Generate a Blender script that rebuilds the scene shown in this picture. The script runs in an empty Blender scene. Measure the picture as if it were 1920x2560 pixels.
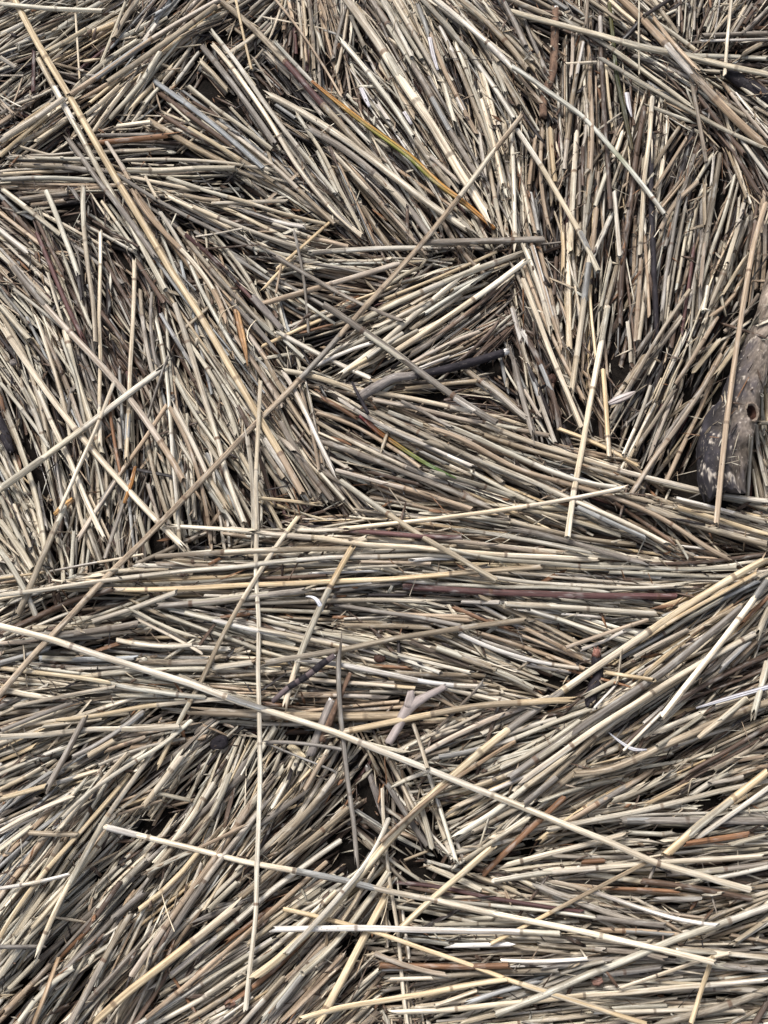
import bpy, math, random
import numpy as np
from mathutils import Vector

random.seed(11)
rng = np.random.default_rng(11)
scene = bpy.context.scene
COL = scene.collection

# ------------------------------------------------------------------ camera
PITCH = math.radians(69.0)          # downward tilt of the lens
DIST = 1.29                         # metres from lens to the middle of the pile
VFOV = math.radians(44.0)
CEN = np.array([0.0, 0.0, 0.035])
FWD = np.array([0.0, math.cos(PITCH), -math.sin(PITCH)])
UPV = np.array([0.0, math.sin(PITCH), math.cos(PITCH)])
CAM = CEN - FWD * DIST
cd = bpy.data.cameras.new('camera')
cam = bpy.data.objects.new('camera', cd)
COL.objects.link(cam)
cam.location = CAM
cam.rotation_euler = (math.pi / 2 - PITCH, 0, 0)
cd.sensor_fit = 'VERTICAL'
cd.angle = VFOV
cd.clip_start = 0.02
cd.clip_end = 200
scene.camera = cam

# ------------------------------------------------------------------ sky, sun, exposure
SUN_EL, SUN_AZ = math.radians(58), math.radians(-35)
world = bpy.data.worlds.new('World')
scene.world = world
world.use_nodes = True
nt = world.node_tree
bg = nt.nodes['Background']
sky = nt.nodes.new('ShaderNodeTexSky')
sky.sky_type = 'NISHITA'
sky.sun_disc = False
sky.sun_elevation = SUN_EL
sky.sun_rotation = SUN_AZ
sky.dust_density = 4.0
hs = nt.nodes.new('ShaderNodeHueSaturation')
hs.inputs['Saturation'].default_value = 0.6      # cloud veil: sky light close to white
nt.links.new(sky.outputs[0], hs.inputs['Color'])
nt.links.new(hs.outputs[0], bg.inputs[0])
bg.inputs[1].default_value = 0.09
sl = bpy.data.lights.new('sun', 'SUN')
sl.energy = 1.5
sl.angle = math.radians(15)
sl.color = (1.0, 0.99, 0.975)
so = bpy.data.objects.new('sun', sl)
COL.objects.link(so)
sd = Vector((math.sin(SUN_AZ) * math.cos(SUN_EL), math.cos(SUN_AZ) * math.cos(SUN_EL), math.sin(SUN_EL)))
so.rotation_euler = sd.to_track_quat('Z', 'Y').to_euler()
so.location = sd * 5
vs = scene.view_settings
vs.view_transform = 'Standard'
vs.look = 'None'
vs.gamma = 1.0
vs.use_curve_mapping = False
vs.exposure = 1.5
scene.cycles.diffuse_bounces = 3

# ------------------------------------------------------------------ photograph pixel <-> place in the world
FPX = 1280.0 / math.tan(VFOV / 2)

def unproject(px, z):
    """points on the heights z seen at pixels px (n,2)"""
    px = np.asarray(px, float)
    d = FWD[None] + (px[:, :1] - 960) / FPX * np.array([[1.0, 0, 0]]) - (px[:, 1:2] - 1280) / FPX * UPV[None]
    t = (np.asarray(z) - CAM[2]) / d[:, 2]
    return CAM[None] + d * t[:, None]

def project(p):
    q = np.atleast_2d(p) - CAM[None]
    dep = q @ FWD
    return np.stack([960 + FPX * q[:, 0] / dep, 1280 - FPX * (q @ UPV) / dep], 1), dep

def srgb(r, g, b):
    c = np.array([r, g, b], float) / 255
    return np.where(c <= 0.04045, c / 12.92, ((c + 0.055) / 1.055) ** 2.4)

# ------------------------------------------------------------------ materials
def new_mat(name):
    m = bpy.data.materials.new(name)
    m.use_nodes = True
    n = m.node_tree
    return m, n, n.nodes['Principled BSDF']

def nd(n, t, **kw):
    x = n.nodes.new('ShaderNode' + t)
    for k, v in kw.items():
        setattr(x, k, v)
    return x

def ramp(n, a, b, ca, cb):
    r = n.nodes.new('ShaderNodeValToRGB')
    r.color_ramp.elements[0].position = a
    r.color_ramp.elements[1].position = b
    r.color_ramp.elements[0].color = (*ca, 1) if len(ca) == 3 else ca
    r.color_ramp.elements[1].color = (*cb, 1) if len(cb) == 3 else cb
    return r

def mixc(n, blend, fac, a, b):
    x = n.nodes.new('ShaderNodeMix')
    x.data_type = 'RGBA'
    x.blend_type = blend
    x.clamp_result = False
    for i, v in ((0, fac), (6, a), (7, b)):
        if hasattr(v, 'is_output'):
            n.links.new(v, x.inputs[i])
        else:
            x.inputs[i].default_value = v
    return x.outputs[2]

def maths(n, op, a, b):
    x = n.nodes.new('ShaderNodeMath')
    x.operation = op
    for i, v in ((0, a), (1, b)):
        if hasattr(v, 'is_output'):
            n.links.new(v, x.inputs[i])
        else:
            x.inputs[i].default_value = v
    return x.outputs[0]

def stretched(n, loc, sc):
    m = nd(n, 'VectorMath', operation='MULTIPLY')
    n.links.new(loc, m.inputs[0])
    m.inputs[1].default_value = sc
    return m.outputs[0]

def noise(n, vec, scale, detail, rough=0.6):
    t = nd(n, 'TexNoise')
    n.links.new(vec, t.inputs['Vector'])
    t.inputs['Scale'].default_value = scale
    t.inputs['Detail'].default_value = detail
    t.inputs['Roughness'].default_value = rough
    return t.outputs[0]

def reed_material():
    m, n, p = new_mat('dry_reed')
    at = nd(n, 'Attribute', attribute_name='col')
    lo = nd(n, 'Attribute', attribute_name='loc')
    L = lo.outputs['Vector']
    # long fibres
    f = noise(n, stretched(n, L, (16, 620, 620)), 1.0, 4, 0.7)
    fr = ramp(n, 0.30, 0.66, (0.36, 0.32, 0.28), (1.22, 1.22, 1.22))
    n.links.new(f, fr.inputs[0])
    c = mixc(n, 'MULTIPLY', 0.9, at.outputs['Color'], fr.outputs[0])
    f2 = noise(n, stretched(n, L, (7, 330, 330)), 1.0, 2, 0.5)
    fr2 = ramp(n, 0.36, 0.62, (0.55, 0.50, 0.45), (1.14, 1.14, 1.14))
    n.links.new(f2, fr2.inputs[0])
    c = mixc(n, 'MULTIPLY', 0.8, c, fr2.outputs[0])
    # weathered grey patches, amount carried in alpha
    w = noise(n, stretched(n, L, (38, 260, 260)), 1.0, 5, 0.75)
    wr = ramp(n, 0.47, 0.60, (0, 0, 0), (1, 1, 1))
    n.links.new(w, wr.inputs[0])
    wf = maths(n, 'MULTIPLY', wr.outputs[0], at.outputs['Alpha'])
    dark = mixc(n, 'MULTIPLY', 1.0, c, (0.40, 0.37, 0.36, 1))
    c = mixc(n, 'MIX', wf, c, dark)
    # bleached patches
    b = noise(n, stretched(n, L, (30, 120, 120)), 1.7, 3, 0.6)
    br = ramp(n, 0.55, 0.75, (0, 0, 0), (0.42, 0.42, 0.42))
    n.links.new(b, br.inputs[0])
    c = mixc(n, 'MIX', br.outputs[0], c, mixc(n, 'MIX', 0.55, c, (0.70, 0.69, 0.63, 1)))
    # fungal specks
    v = nd(n, 'TexVoronoi')
    n.links.new(stretched(n, L, (260, 420, 420)), v.inputs['Vector'])
    v.inputs['Scale'].default_value = 1.0
    vr = ramp(n, 0.10, 0.22, (1, 1, 1), (0, 0, 0))
    n.links.new(v.outputs['Distance'], vr.inputs[0])
    g = noise(n, stretched(n, L, (25, 60, 60)), 1.0, 2, 0.5)
    gr = ramp(n, 0.55, 0.68, (0, 0, 0), (0.75, 0.75, 0.75))
    n.links.new(g, gr.inputs[0])
    sf = maths(n, 'MULTIPLY', vr.outputs[0], gr.outputs[0])
    c = mixc(n, 'MIX', sf, c, (0.035, 0.026, 0.022, 1))
    n.links.new(c, p.inputs['Base Color'])
    p.inputs['Roughness'].default_value = 0.6
    p.inputs['Specular IOR Level'].default_value = 0.25
    bp = nd(n, 'Bump')
    bp.inputs['Strength'].default_value = 0.6
    bp.inputs['Distance'].default_value = 0.0008
    n.links.new(f, bp.inputs['Height'])
    n.links.new(bp.outputs[0], p.inputs['Normal'])
    return m

def bark_material(name, c0, c1, c2, scale=1.0, rough=0.8, bump=0.5, along=0.35, use_attr=False, spec=0.12):
    m, n, p = new_mat(name)
    lo = nd(n, 'Attribute', attribute_name='loc')
    L = lo.outputs['Vector']
    a = noise(n, stretched(n, L, (160 * scale * along, 160 * scale, 160 * scale)), 1.0, 6, 0.7)
    r = ramp(n, 0.32, 0.68, c0, c1)
    n.links.new(a, r.inputs[0])
    base = r.outputs[0]
    if use_attr:
        at = nd(n, 'Attribute', attribute_name='col')
        r2 = ramp(n, 0.3, 0.7, (0.45, 0.45, 0.45), (1.5, 1.5, 1.5))
        n.links.new(a, r2.inputs[0])
        base = mixc(n, 'MULTIPLY', 1.0, at.outputs['Color'], r2.outputs[0])
    s = noise(n, stretched(n, L, (420 * scale * along, 420 * scale, 420 * scale)), 1.0, 5, 0.75)
    sr = ramp(n, 0.60, 0.68, (0, 0, 0), (0.8, 0.8, 0.8))
    n.links.new(s, sr.inputs[0])
    c = mixc(n, 'MIX', sr.outputs[0], base, (*c2, 1))
    n.links.new(c, p.inputs['Base Color'])
    p.inputs['Roughness'].default_value = rough
    p.inputs['Specular IOR Level'].default_value = spec
    bp = nd(n, 'Bump')
    bp.inputs['Strength'].default_value = bump
    bp.inputs['Distance'].default_value = 0.0015
    n.links.new(a, bp.inputs['Height'])
    n.links.new(bp.outputs[0], p.inputs['Normal'])
    return m

REED = reed_material()
M_LOG = bark_material('driftwood_bark', (0, 0, 0), (1, 1, 1), (0.30, 0.26, 0.21), 0.6, 0.75, 0.7, 0.4, True)
M_LOGKNOT = bark_material('knot_wood', (0.06, 0.045, 0.035), (0.22, 0.17, 0.13), (0.34, 0.28, 0.22), 1.2, 0.85, 0.8, 1.0)
M_DARK = bark_material('dark_bark', (0.007, 0.006, 0.007), (0.032, 0.027, 0.030), (0.10, 0.085, 0.075), 1.0, 0.6, 0.9, spec=0.10)
M_GREY = bark_material('weathered_wood', (0.055, 0.046, 0.042), (0.27, 0.235, 0.205), (0.42, 0.40, 0.37), 1.3, 0.8, 1.0, 0.14)
M_TWIG = bark_material('purple_twig_bark', (0.035, 0.025, 0.026), (0.125, 0.095, 0.092), (0.22, 0.18, 0.17), 1.0, 0.6, 0.5, 0.3)
M_RUST = bark_material('rusty_bark', (0.035, 0.022, 0.016), (0.17, 0.105, 0.07), (0.30, 0.25, 0.2), 1.0, 0.8, 0.8, 0.5)
M_DRIFT = bark_material('smooth_driftwood', (0.16, 0.13, 0.115), (0.34, 0.29, 0.265), (0.10, 0.075, 0.065), 1.2, 0.75, 0.7, 0.12)
M_PALEWOOD = bark_material('raw_broken_wood', (0.42, 0.38, 0.33), (0.75, 0.72, 0.68), (0.3, 0.24, 0.18), 2.0, 0.8, 0.8, 1.0)
M_REDWOOD = bark_material('red_heartwood', (0.10, 0.04, 0.03), (0.30, 0.15, 0.11), (0.5, 0.42, 0.36), 1.5, 0.6, 0.6, 1.0)
M_HUSK = bark_material('dark_husk', (0.012, 0.008, 0.007), (0.07, 0.035, 0.025), (0.10, 0.06, 0.05), 1.5, 0.5, 0.6, 1.0)

def soil_material():
    m, n, p = new_mat('wet_soil')
    tc = nd(n, 'TexCoord')
    a = noise(n, tc.outputs['Object'], 90, 8, 0.7)
    r = ramp(n, 0.3, 0.75, (0.003, 0.0025, 0.002), (0.013, 0.010, 0.008))
    n.links.new(a, r.inputs[0])
    n.links.new(r.outputs[0], p.inputs['Base Color'])
    p.inputs['Roughness'].default_value = 0.9
    p.inputs['Specular IOR Level'].default_value = 0.08
    bp = nd(n, 'Bump')
    bp.inputs['Strength'].default_value = 1.0
    bp.inputs['Distance'].default_value = 0.004
    n.links.new(a, bp.inputs['Height'])
    n.links.new(bp.outputs[0], p.inputs['Normal'])
    return m
SOIL = soil_material()

# ------------------------------------------------------------------ colours of the stems (base colours)
PAL = {
    'p': srgb(205, 193, 168), 'k': srgb(186, 179, 158), 'w': srgb(211, 205, 194), 't': srgb(166, 145, 118),
    'y': srgb(202, 180, 139), 'g': srgb(134, 126, 115), 'm': srgb(156, 142, 118), 'b': srgb(94, 75, 60),
    'o': srgb(132, 94, 60), 'd': srgb(46, 38, 36), 'u': srgb(94, 62, 58), 's': srgb(150, 150, 146)}
for _k in PAL:
    _l = float(PAL[_k] @ np.array([.3, .59, .11]))
    PAL[_k] = _l + (PAL[_k] - _l) * np.array([.86, .86, .84])
WEATHER = {'p': .35, 'k': .45, 'w': .25, 't': .4, 'y': .2, 'g': .6, 'm': .75, 'b': .6, 'o': .5, 'd': .4, 'u': .4, 's': .5}
NODECOL = srgb(104, 78, 58)
ALB = 0.86

def stem_colour(code, r, lift=1.0):
    c = PAL[code] * ALB * lift
    v = float(np.exp(r.normal(0, .10)))
    h = r.normal(0, .022)
    return np.clip(c * v * np.array([1 + h, 1, 1 - 1.4 * h]), .01, .85)

# ------------------------------------------------------------------ mesh collecting
class Soup:
    """vertices, colours, along-stem coordinates and faces of one mesh"""
    def __init__(s):
        s.V, s.C, s.L, s.Q, s.N, s.n = [], [], [], [], [], 0
    def add(s, V, C, L, quads, ngons=()):
        s.V.append(V); s.C.append(C); s.L.append(L)
        s.Q.append(np.asarray(quads, np.int32) + s.n)
        for g in ngons:
            s.N.append(np.asarray(g, np.int32) + s.n)
        s.n += len(V)
    def mesh(s, name, mat, origin=None):
        V = np.concatenate(s.V)
        if origin is not None:
            V = V - np.asarray(origin)[None]
        Cc = np.concatenate(s.C); L = np.concatenate(s.L)
        Q = np.concatenate(s.Q).reshape(-1, 4) if s.Q else np.zeros((0, 4), np.int32)
        me = bpy.data.meshes.new(name)
        me.vertices.add(len(V))
        me.vertices.foreach_set('co', V.astype(np.float32).ravel())
        loops = np.concatenate([Q.ravel()] + s.N).astype(np.int32)
        tot = np.concatenate([np.full(len(Q), 4), [len(g) for g in s.N]]).astype(np.int32)
        st = np.concatenate([[0], np.cumsum(tot)[:-1]]).astype(np.int32)
        me.loops.add(len(loops))
        me.loops.foreach_set('vertex_index', loops)
        me.polygons.add(len(tot))
        me.polygons.foreach_set('loop_start', st)
        me.polygons.foreach_set('loop_total', tot)
        me.polygons.foreach_set('use_smooth', np.ones(len(tot), bool))
        a = me.attributes.new('col', 'FLOAT_COLOR', 'POINT')
        a.data.foreach_set('color', Cc.astype(np.float32).ravel())
        b = me.attributes.new('loc', 'FLOAT_VECTOR', 'POINT')
        b.data.foreach_set('vector', L.astype(np.float32).ravel())
        me.materials.append(mat)
        me.update(calc_edges=True)
        me.validate()
        return me

def link(name, me, parent=None, loc=None):
    o = bpy.data.objects.new(name, me)
    COL.objects.link(o)
    if parent is not None:
        o.parent = parent
    if loc is not None:
        o.location = loc
    return o

def frames(P):
    T = np.gradient(P, axis=0)
    T /= np.linalg.norm(T, axis=1, keepdims=True) + 1e-12
    S = np.cross(T, np.array([0, 0, 1.0]))
    ns = np.linalg.norm(S, axis=1, keepdims=True)
    S = np.where(ns > 1e-3, S / (ns + 1e-12), np.array([[1.0, 0, 0]]))
    return T, S, np.cross(S, T)

QCACHE = {}
def ring_quads(nr, k, closed=True):
    key = (nr, k, closed)
    if key not in QCACHE:
        kk = k if closed else k - 1
        i = np.arange(nr - 1)[:, None] * k
        j = np.arange(kk)[None]
        j2 = (j + 1) % k
        QCACHE[key] = np.stack([i + j, i + j2, i + k + j2, i + k + j], -1).reshape(-1, 4)
    return QCACHE[key]

def torn(r):
    return float(r.uniform(.15, .6) if r.random() < .45 else r.uniform(.8, 2.8))

def tube(soup, P, R, C, s, r, k=8, end0='hollow', end1='hollow', jag=0.5, seed=0.0, oval=0.05):
    """swept hollow stem: P (n,3) axis, R radii, C (n,4) colours, s lengths along; ends hollow, capped or open"""
    n = len(P)
    T, S, U = frames(P)
    th = np.arange(k) / k * 2 * math.pi
    cs, sn = np.cos(th), np.sin(th)
    ov = 1 + oval * np.cos(2 * th + seed)
    RR = R[:, None] * ov[None]
    V = P[:, None] + RR[..., None] * (cs[None, :, None] * S[:, None] + sn[None, :, None] * U[:, None])
    L = np.stack([np.broadcast_to(s[:, None], RR.shape) + seed * 3.1, RR * cs[None] + seed, RR * sn[None] + seed * .7], -1)
    CC = np.repeat(C[:, None], k, 1)
    j0 = (r.normal(0, jag, k) + r.normal(0, jag) * cs) * R[0]
    j1 = (r.normal(0, jag, k) + r.normal(0, jag) * cs) * R[-1]
    if end0 == 'hollow':
        V[0] += j0[:, None] * T[0]
    if end1 == 'hollow':
        V[-1] += j1[:, None] * T[-1]
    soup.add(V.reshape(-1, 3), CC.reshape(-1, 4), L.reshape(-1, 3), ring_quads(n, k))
    for idx, mode, sg in ((0, end0, 1), (n - 1, end1, -1)):
        if mode == 'open':
            continue
        o = V[idx]
        if mode == 'cap':
            g = list(range(k))
            soup.add(o.copy(), CC[idx] * .9, L[idx], np.zeros((0, 4), int), [g[::-1] if sg > 0 else g])
            continue
        ax = P[idx][None]
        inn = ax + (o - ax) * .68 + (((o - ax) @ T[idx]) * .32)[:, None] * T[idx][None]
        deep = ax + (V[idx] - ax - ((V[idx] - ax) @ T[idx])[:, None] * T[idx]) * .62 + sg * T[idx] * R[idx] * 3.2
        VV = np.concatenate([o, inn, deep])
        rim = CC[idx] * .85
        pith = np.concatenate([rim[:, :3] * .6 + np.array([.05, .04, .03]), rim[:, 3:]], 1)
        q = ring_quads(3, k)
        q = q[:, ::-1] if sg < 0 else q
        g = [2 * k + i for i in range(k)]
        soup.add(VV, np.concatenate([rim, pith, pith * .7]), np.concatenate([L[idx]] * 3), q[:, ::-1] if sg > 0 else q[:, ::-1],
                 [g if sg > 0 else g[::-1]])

def smooth_path(pts, step):
    """resampled Catmull-Rom curve through pts (m,d)"""
    pts = np.asarray(pts, float)
    if len(pts) == 2:
        n = max(3, int(np.linalg.norm(pts[1] - pts[0]) / step) + 1)
        return pts[0] + (pts[1] - pts[0]) * np.linspace(0, 1, n)[:, None]
    q = np.concatenate([[2 * pts[0] - pts[1]], pts, [2 * pts[-1] - pts[-2]]])
    out = []
    for i in range(1, len(q) - 2):
        m = max(2, int(np.linalg.norm(q[i + 1] - q[i]) / step))
        t = np.linspace(0, 1, m, endpoint=False)[:, None]
        # centripetal-like tangents scaled by neighbour spacing
        d1 = np.linalg.norm(q[i] - q[i - 1]) + 1e-9; d2 = np.linalg.norm(q[i + 1] - q[i]) + 1e-9; d3 = np.linalg.norm(q[i + 2] - q[i + 1]) + 1e-9
        m1 = d2 * ((q[i] - q[i - 1]) / d1 * d2 + (q[i + 1] - q[i]) / d2 * d1) / (d1 + d2)
        m2 = d2 * ((q[i + 1] - q[i]) / d2 * d3 + (q[i + 2] - q[i + 1]) / d3 * d2) / (d2 + d3)
        t2, t3 = t * t, t ** 3
        out.append((2 * t3 - 3 * t2 + 1) * q[i] + (t3 - 2 * t2 + t) * m1 + (-2 * t3 + 3 * t2) * q[i + 1] + (t3 - t2) * m2)
    out.append(pts[-1:])
    P = np.concatenate(out)
    s = np.concatenate([[0], np.cumsum(np.linalg.norm(np.diff(P, axis=0), axis=1))])
    n = max(3, int(s[-1] / step) + 1)
    u = np.linspace(0, s[-1], n)
    return np.stack([np.interp(u, s, P[:, i]) for i in range(P.shape[1])], 1)

def lin(P, step):
    m = max(3, int(np.linalg.norm(P[-1] - P[0]) / step) + 1)
    ii = np.linspace(0, len(P) - 1, m)
    return np.stack([np.interp(ii, np.arange(len(P)), P[:, c_]) for c_ in range(3)], 1)

# ------------------------------------------------------------------ height of the pile as it is laid down
GX0, GX1, GY0, GY1, GR = -0.95, 0.95, -0.95, 1.2, 0.0016
NX, NY = int((GX1 - GX0) / GR), int((GY1 - GY0) / GR)
gx = np.linspace(GX0, GX1, NX); gy = np.linspace(GY0, GY1, NY)
H = np.zeros((NY, NX), np.float32)

def gidx(xy):
    ix = np.clip(((xy[:, 0] - GX0) / GR).astype(int), 0, NX - 1)
    iy = np.clip(((xy[:, 1] - GY0) / GR).astype(int), 0, NY - 1)
    return iy, ix

def ground_z(x, y):
    return .006 * np.sin(7 * x + 1.3) * np.cos(9 * y - .4) + .003 * np.sin(31 * x + 2) * np.sin(27 * y + 1)
H[:] = ground_z(gx[None, :], gy[:, None])

def rest(xy, r, q, deg):
    """heights of a stem's axis when it is laid along xy on what is already there"""
    T = np.gradient(xy, axis=0); T /= np.linalg.norm(T, axis=1, keepdims=True) + 1e-12
    Nn = np.stack([-T[:, 1], T[:, 0]], 1)
    s = H[gidx(xy)]
    for o in (-.6, .6):
        s = np.maximum(s, H[gidx(xy + Nn * r * o)] - .2 * r)
    n = len(xy)
    t = np.linspace(-1, 1, n)
    deg = min(deg, max(1, n // 4))
    A = np.vander(t, deg + 1)
    co, *_ = np.linalg.lstsq(A, s, rcond=None)
    f = A @ co
    z = f + np.quantile(s - f, q)
    return z + r * .92

def stamp(xy, z, r):
    T = np.gradient(xy, axis=0); T /= np.linalg.norm(T, axis=1, keepdims=True) + 1e-12
    Nn = np.stack([-T[:, 1], T[:, 0]], 1)
    k = max(1, int(r / GR))
    for i in range(-k, k + 1):
        o = i * GR
        if abs(o) > r:
            continue
        iy, ix = gidx(xy + Nn * o)
        np.maximum.at(H, (iy, ix), (z + math.sqrt(max(r * r - o * o, 0))).astype(np.float32))

# ------------------------------------------------------------------ a stem: stations along it with joints, sheaths and colours
def stem_plan(length, r, code, rr, node_gap=None, first=None, lift=1.0):
    """positions of the joints and colour of each length between them"""
    gap = node_gap or rr.uniform(.09, .22) * (r / .003) ** .3
    s = first if first is not None else rr.uniform(.1, 1.0) * gap
    nodes = []
    while s < length - 3 * r:
        if s > 3 * r:
            nodes.append(s)
        s += gap * rr.uniform(.85, 1.2)
    base = stem_colour(code, rr, lift)
    cols = []
    for _ in range(len(nodes) + 1):
        c = base * float(np.exp(rr.normal(0, .07)))
        u = rr.random()
        if code in 'pkmty' and u < .16:
            c = c * .6 + PAL['w'] * ALB * .37
        elif code in 'pkw' and u < .24:
            c = c * .5 + PAL['y'] * ALB * .45
        elif u > .92:
            c = c * .5 + PAL['g'] * ALB * .45
        cols.append(np.clip(c, .01, .85))
    return nodes, cols

def stations(length, r, nodes, cols, step, weather, rr, taper=0.0):
    """merged station list: (s, radius, colour rgba, kind)"""
    S, R, Cc = [], [], []
    edges = [0.0] + list(nodes) + [length]
    for i in range(len(edges) - 1):
        a, b = edges[i], edges[i + 1]
        a2 = a + (1.1 * r if i > 0 else 0); b2 = b - (1.3 * r if i < len(edges) - 2 else 0)
        if b2 <= a2:
            b2 = a2 + 1e-4
        m = max(2, int((b2 - a2) / step) + 1)
        c = cols[i]
        for j in range(m):
            u = j / (m - 1)
            S.append(a2 + (b2 - a2) * u); R.append(r * (1 - .03 * math.sin(math.pi * u)))
            cc = c * (1 - .10 * (u > .97) * (i < len(edges) - 2))
            Cc.append([*cc, weather])
        if i < len(edges) - 2:
            nc = NODECOL * ALB * rr.uniform(.6, 1.4); fz = rr.uniform(.35, .9); nc = nc * (1 - fz) + c * .8 * fz
            lo = c * .75 + nc * .2
            for ds, rf, col in ((-.75, 1.04, lo), (-.3, 1.07, nc), (.25, 1.07, nc), (.6, 1.0, c * .8)):
                S.append(b + ds * r); R.append(r * rf); Cc.append([*col, weather * .5])
    S = np.array(S); R = np.array(R); Cc = np.array(Cc)
    R = R * (1 - taper * S / length)
    return S, R, Cc

def along(P, S):
    """points at arc lengths S on polyline P"""
    d = np.concatenate([[0], np.cumsum(np.linalg.norm(np.diff(P, axis=0), axis=1))])
    S = S * d[-1] / max(S[-1], 1e-9)
    return np.stack([np.interp(S, d, P[:, i]) for i in range(3)], 1)

# ------------------------------------------------------------------ ground
def build_ground():
    ys = np.concatenate([[-12, -6, -3, -1.6], np.linspace(-1.1, 1.35, 130), [2, 4, 8, 14]])
    xs = np.concatenate([[-12, -6, -3, -1.7], np.linspace(-1.1, 1.1, 120), [1.7, 3, 6, 12]])
    X, Y = np.meshgrid(xs, ys)
    Z = ground_z(X, Y)
    s = Soup()
    V = np.stack([X, Y, Z], -1).reshape(-1, 3)
    s.add(V, np.full((len(V), 4), .03), V, ring_quads(len(ys), len(xs), False))
    o = link('ground', s.mesh('ground', SOIL))
    o['kind'] = 'structure'
build_ground()

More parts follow.
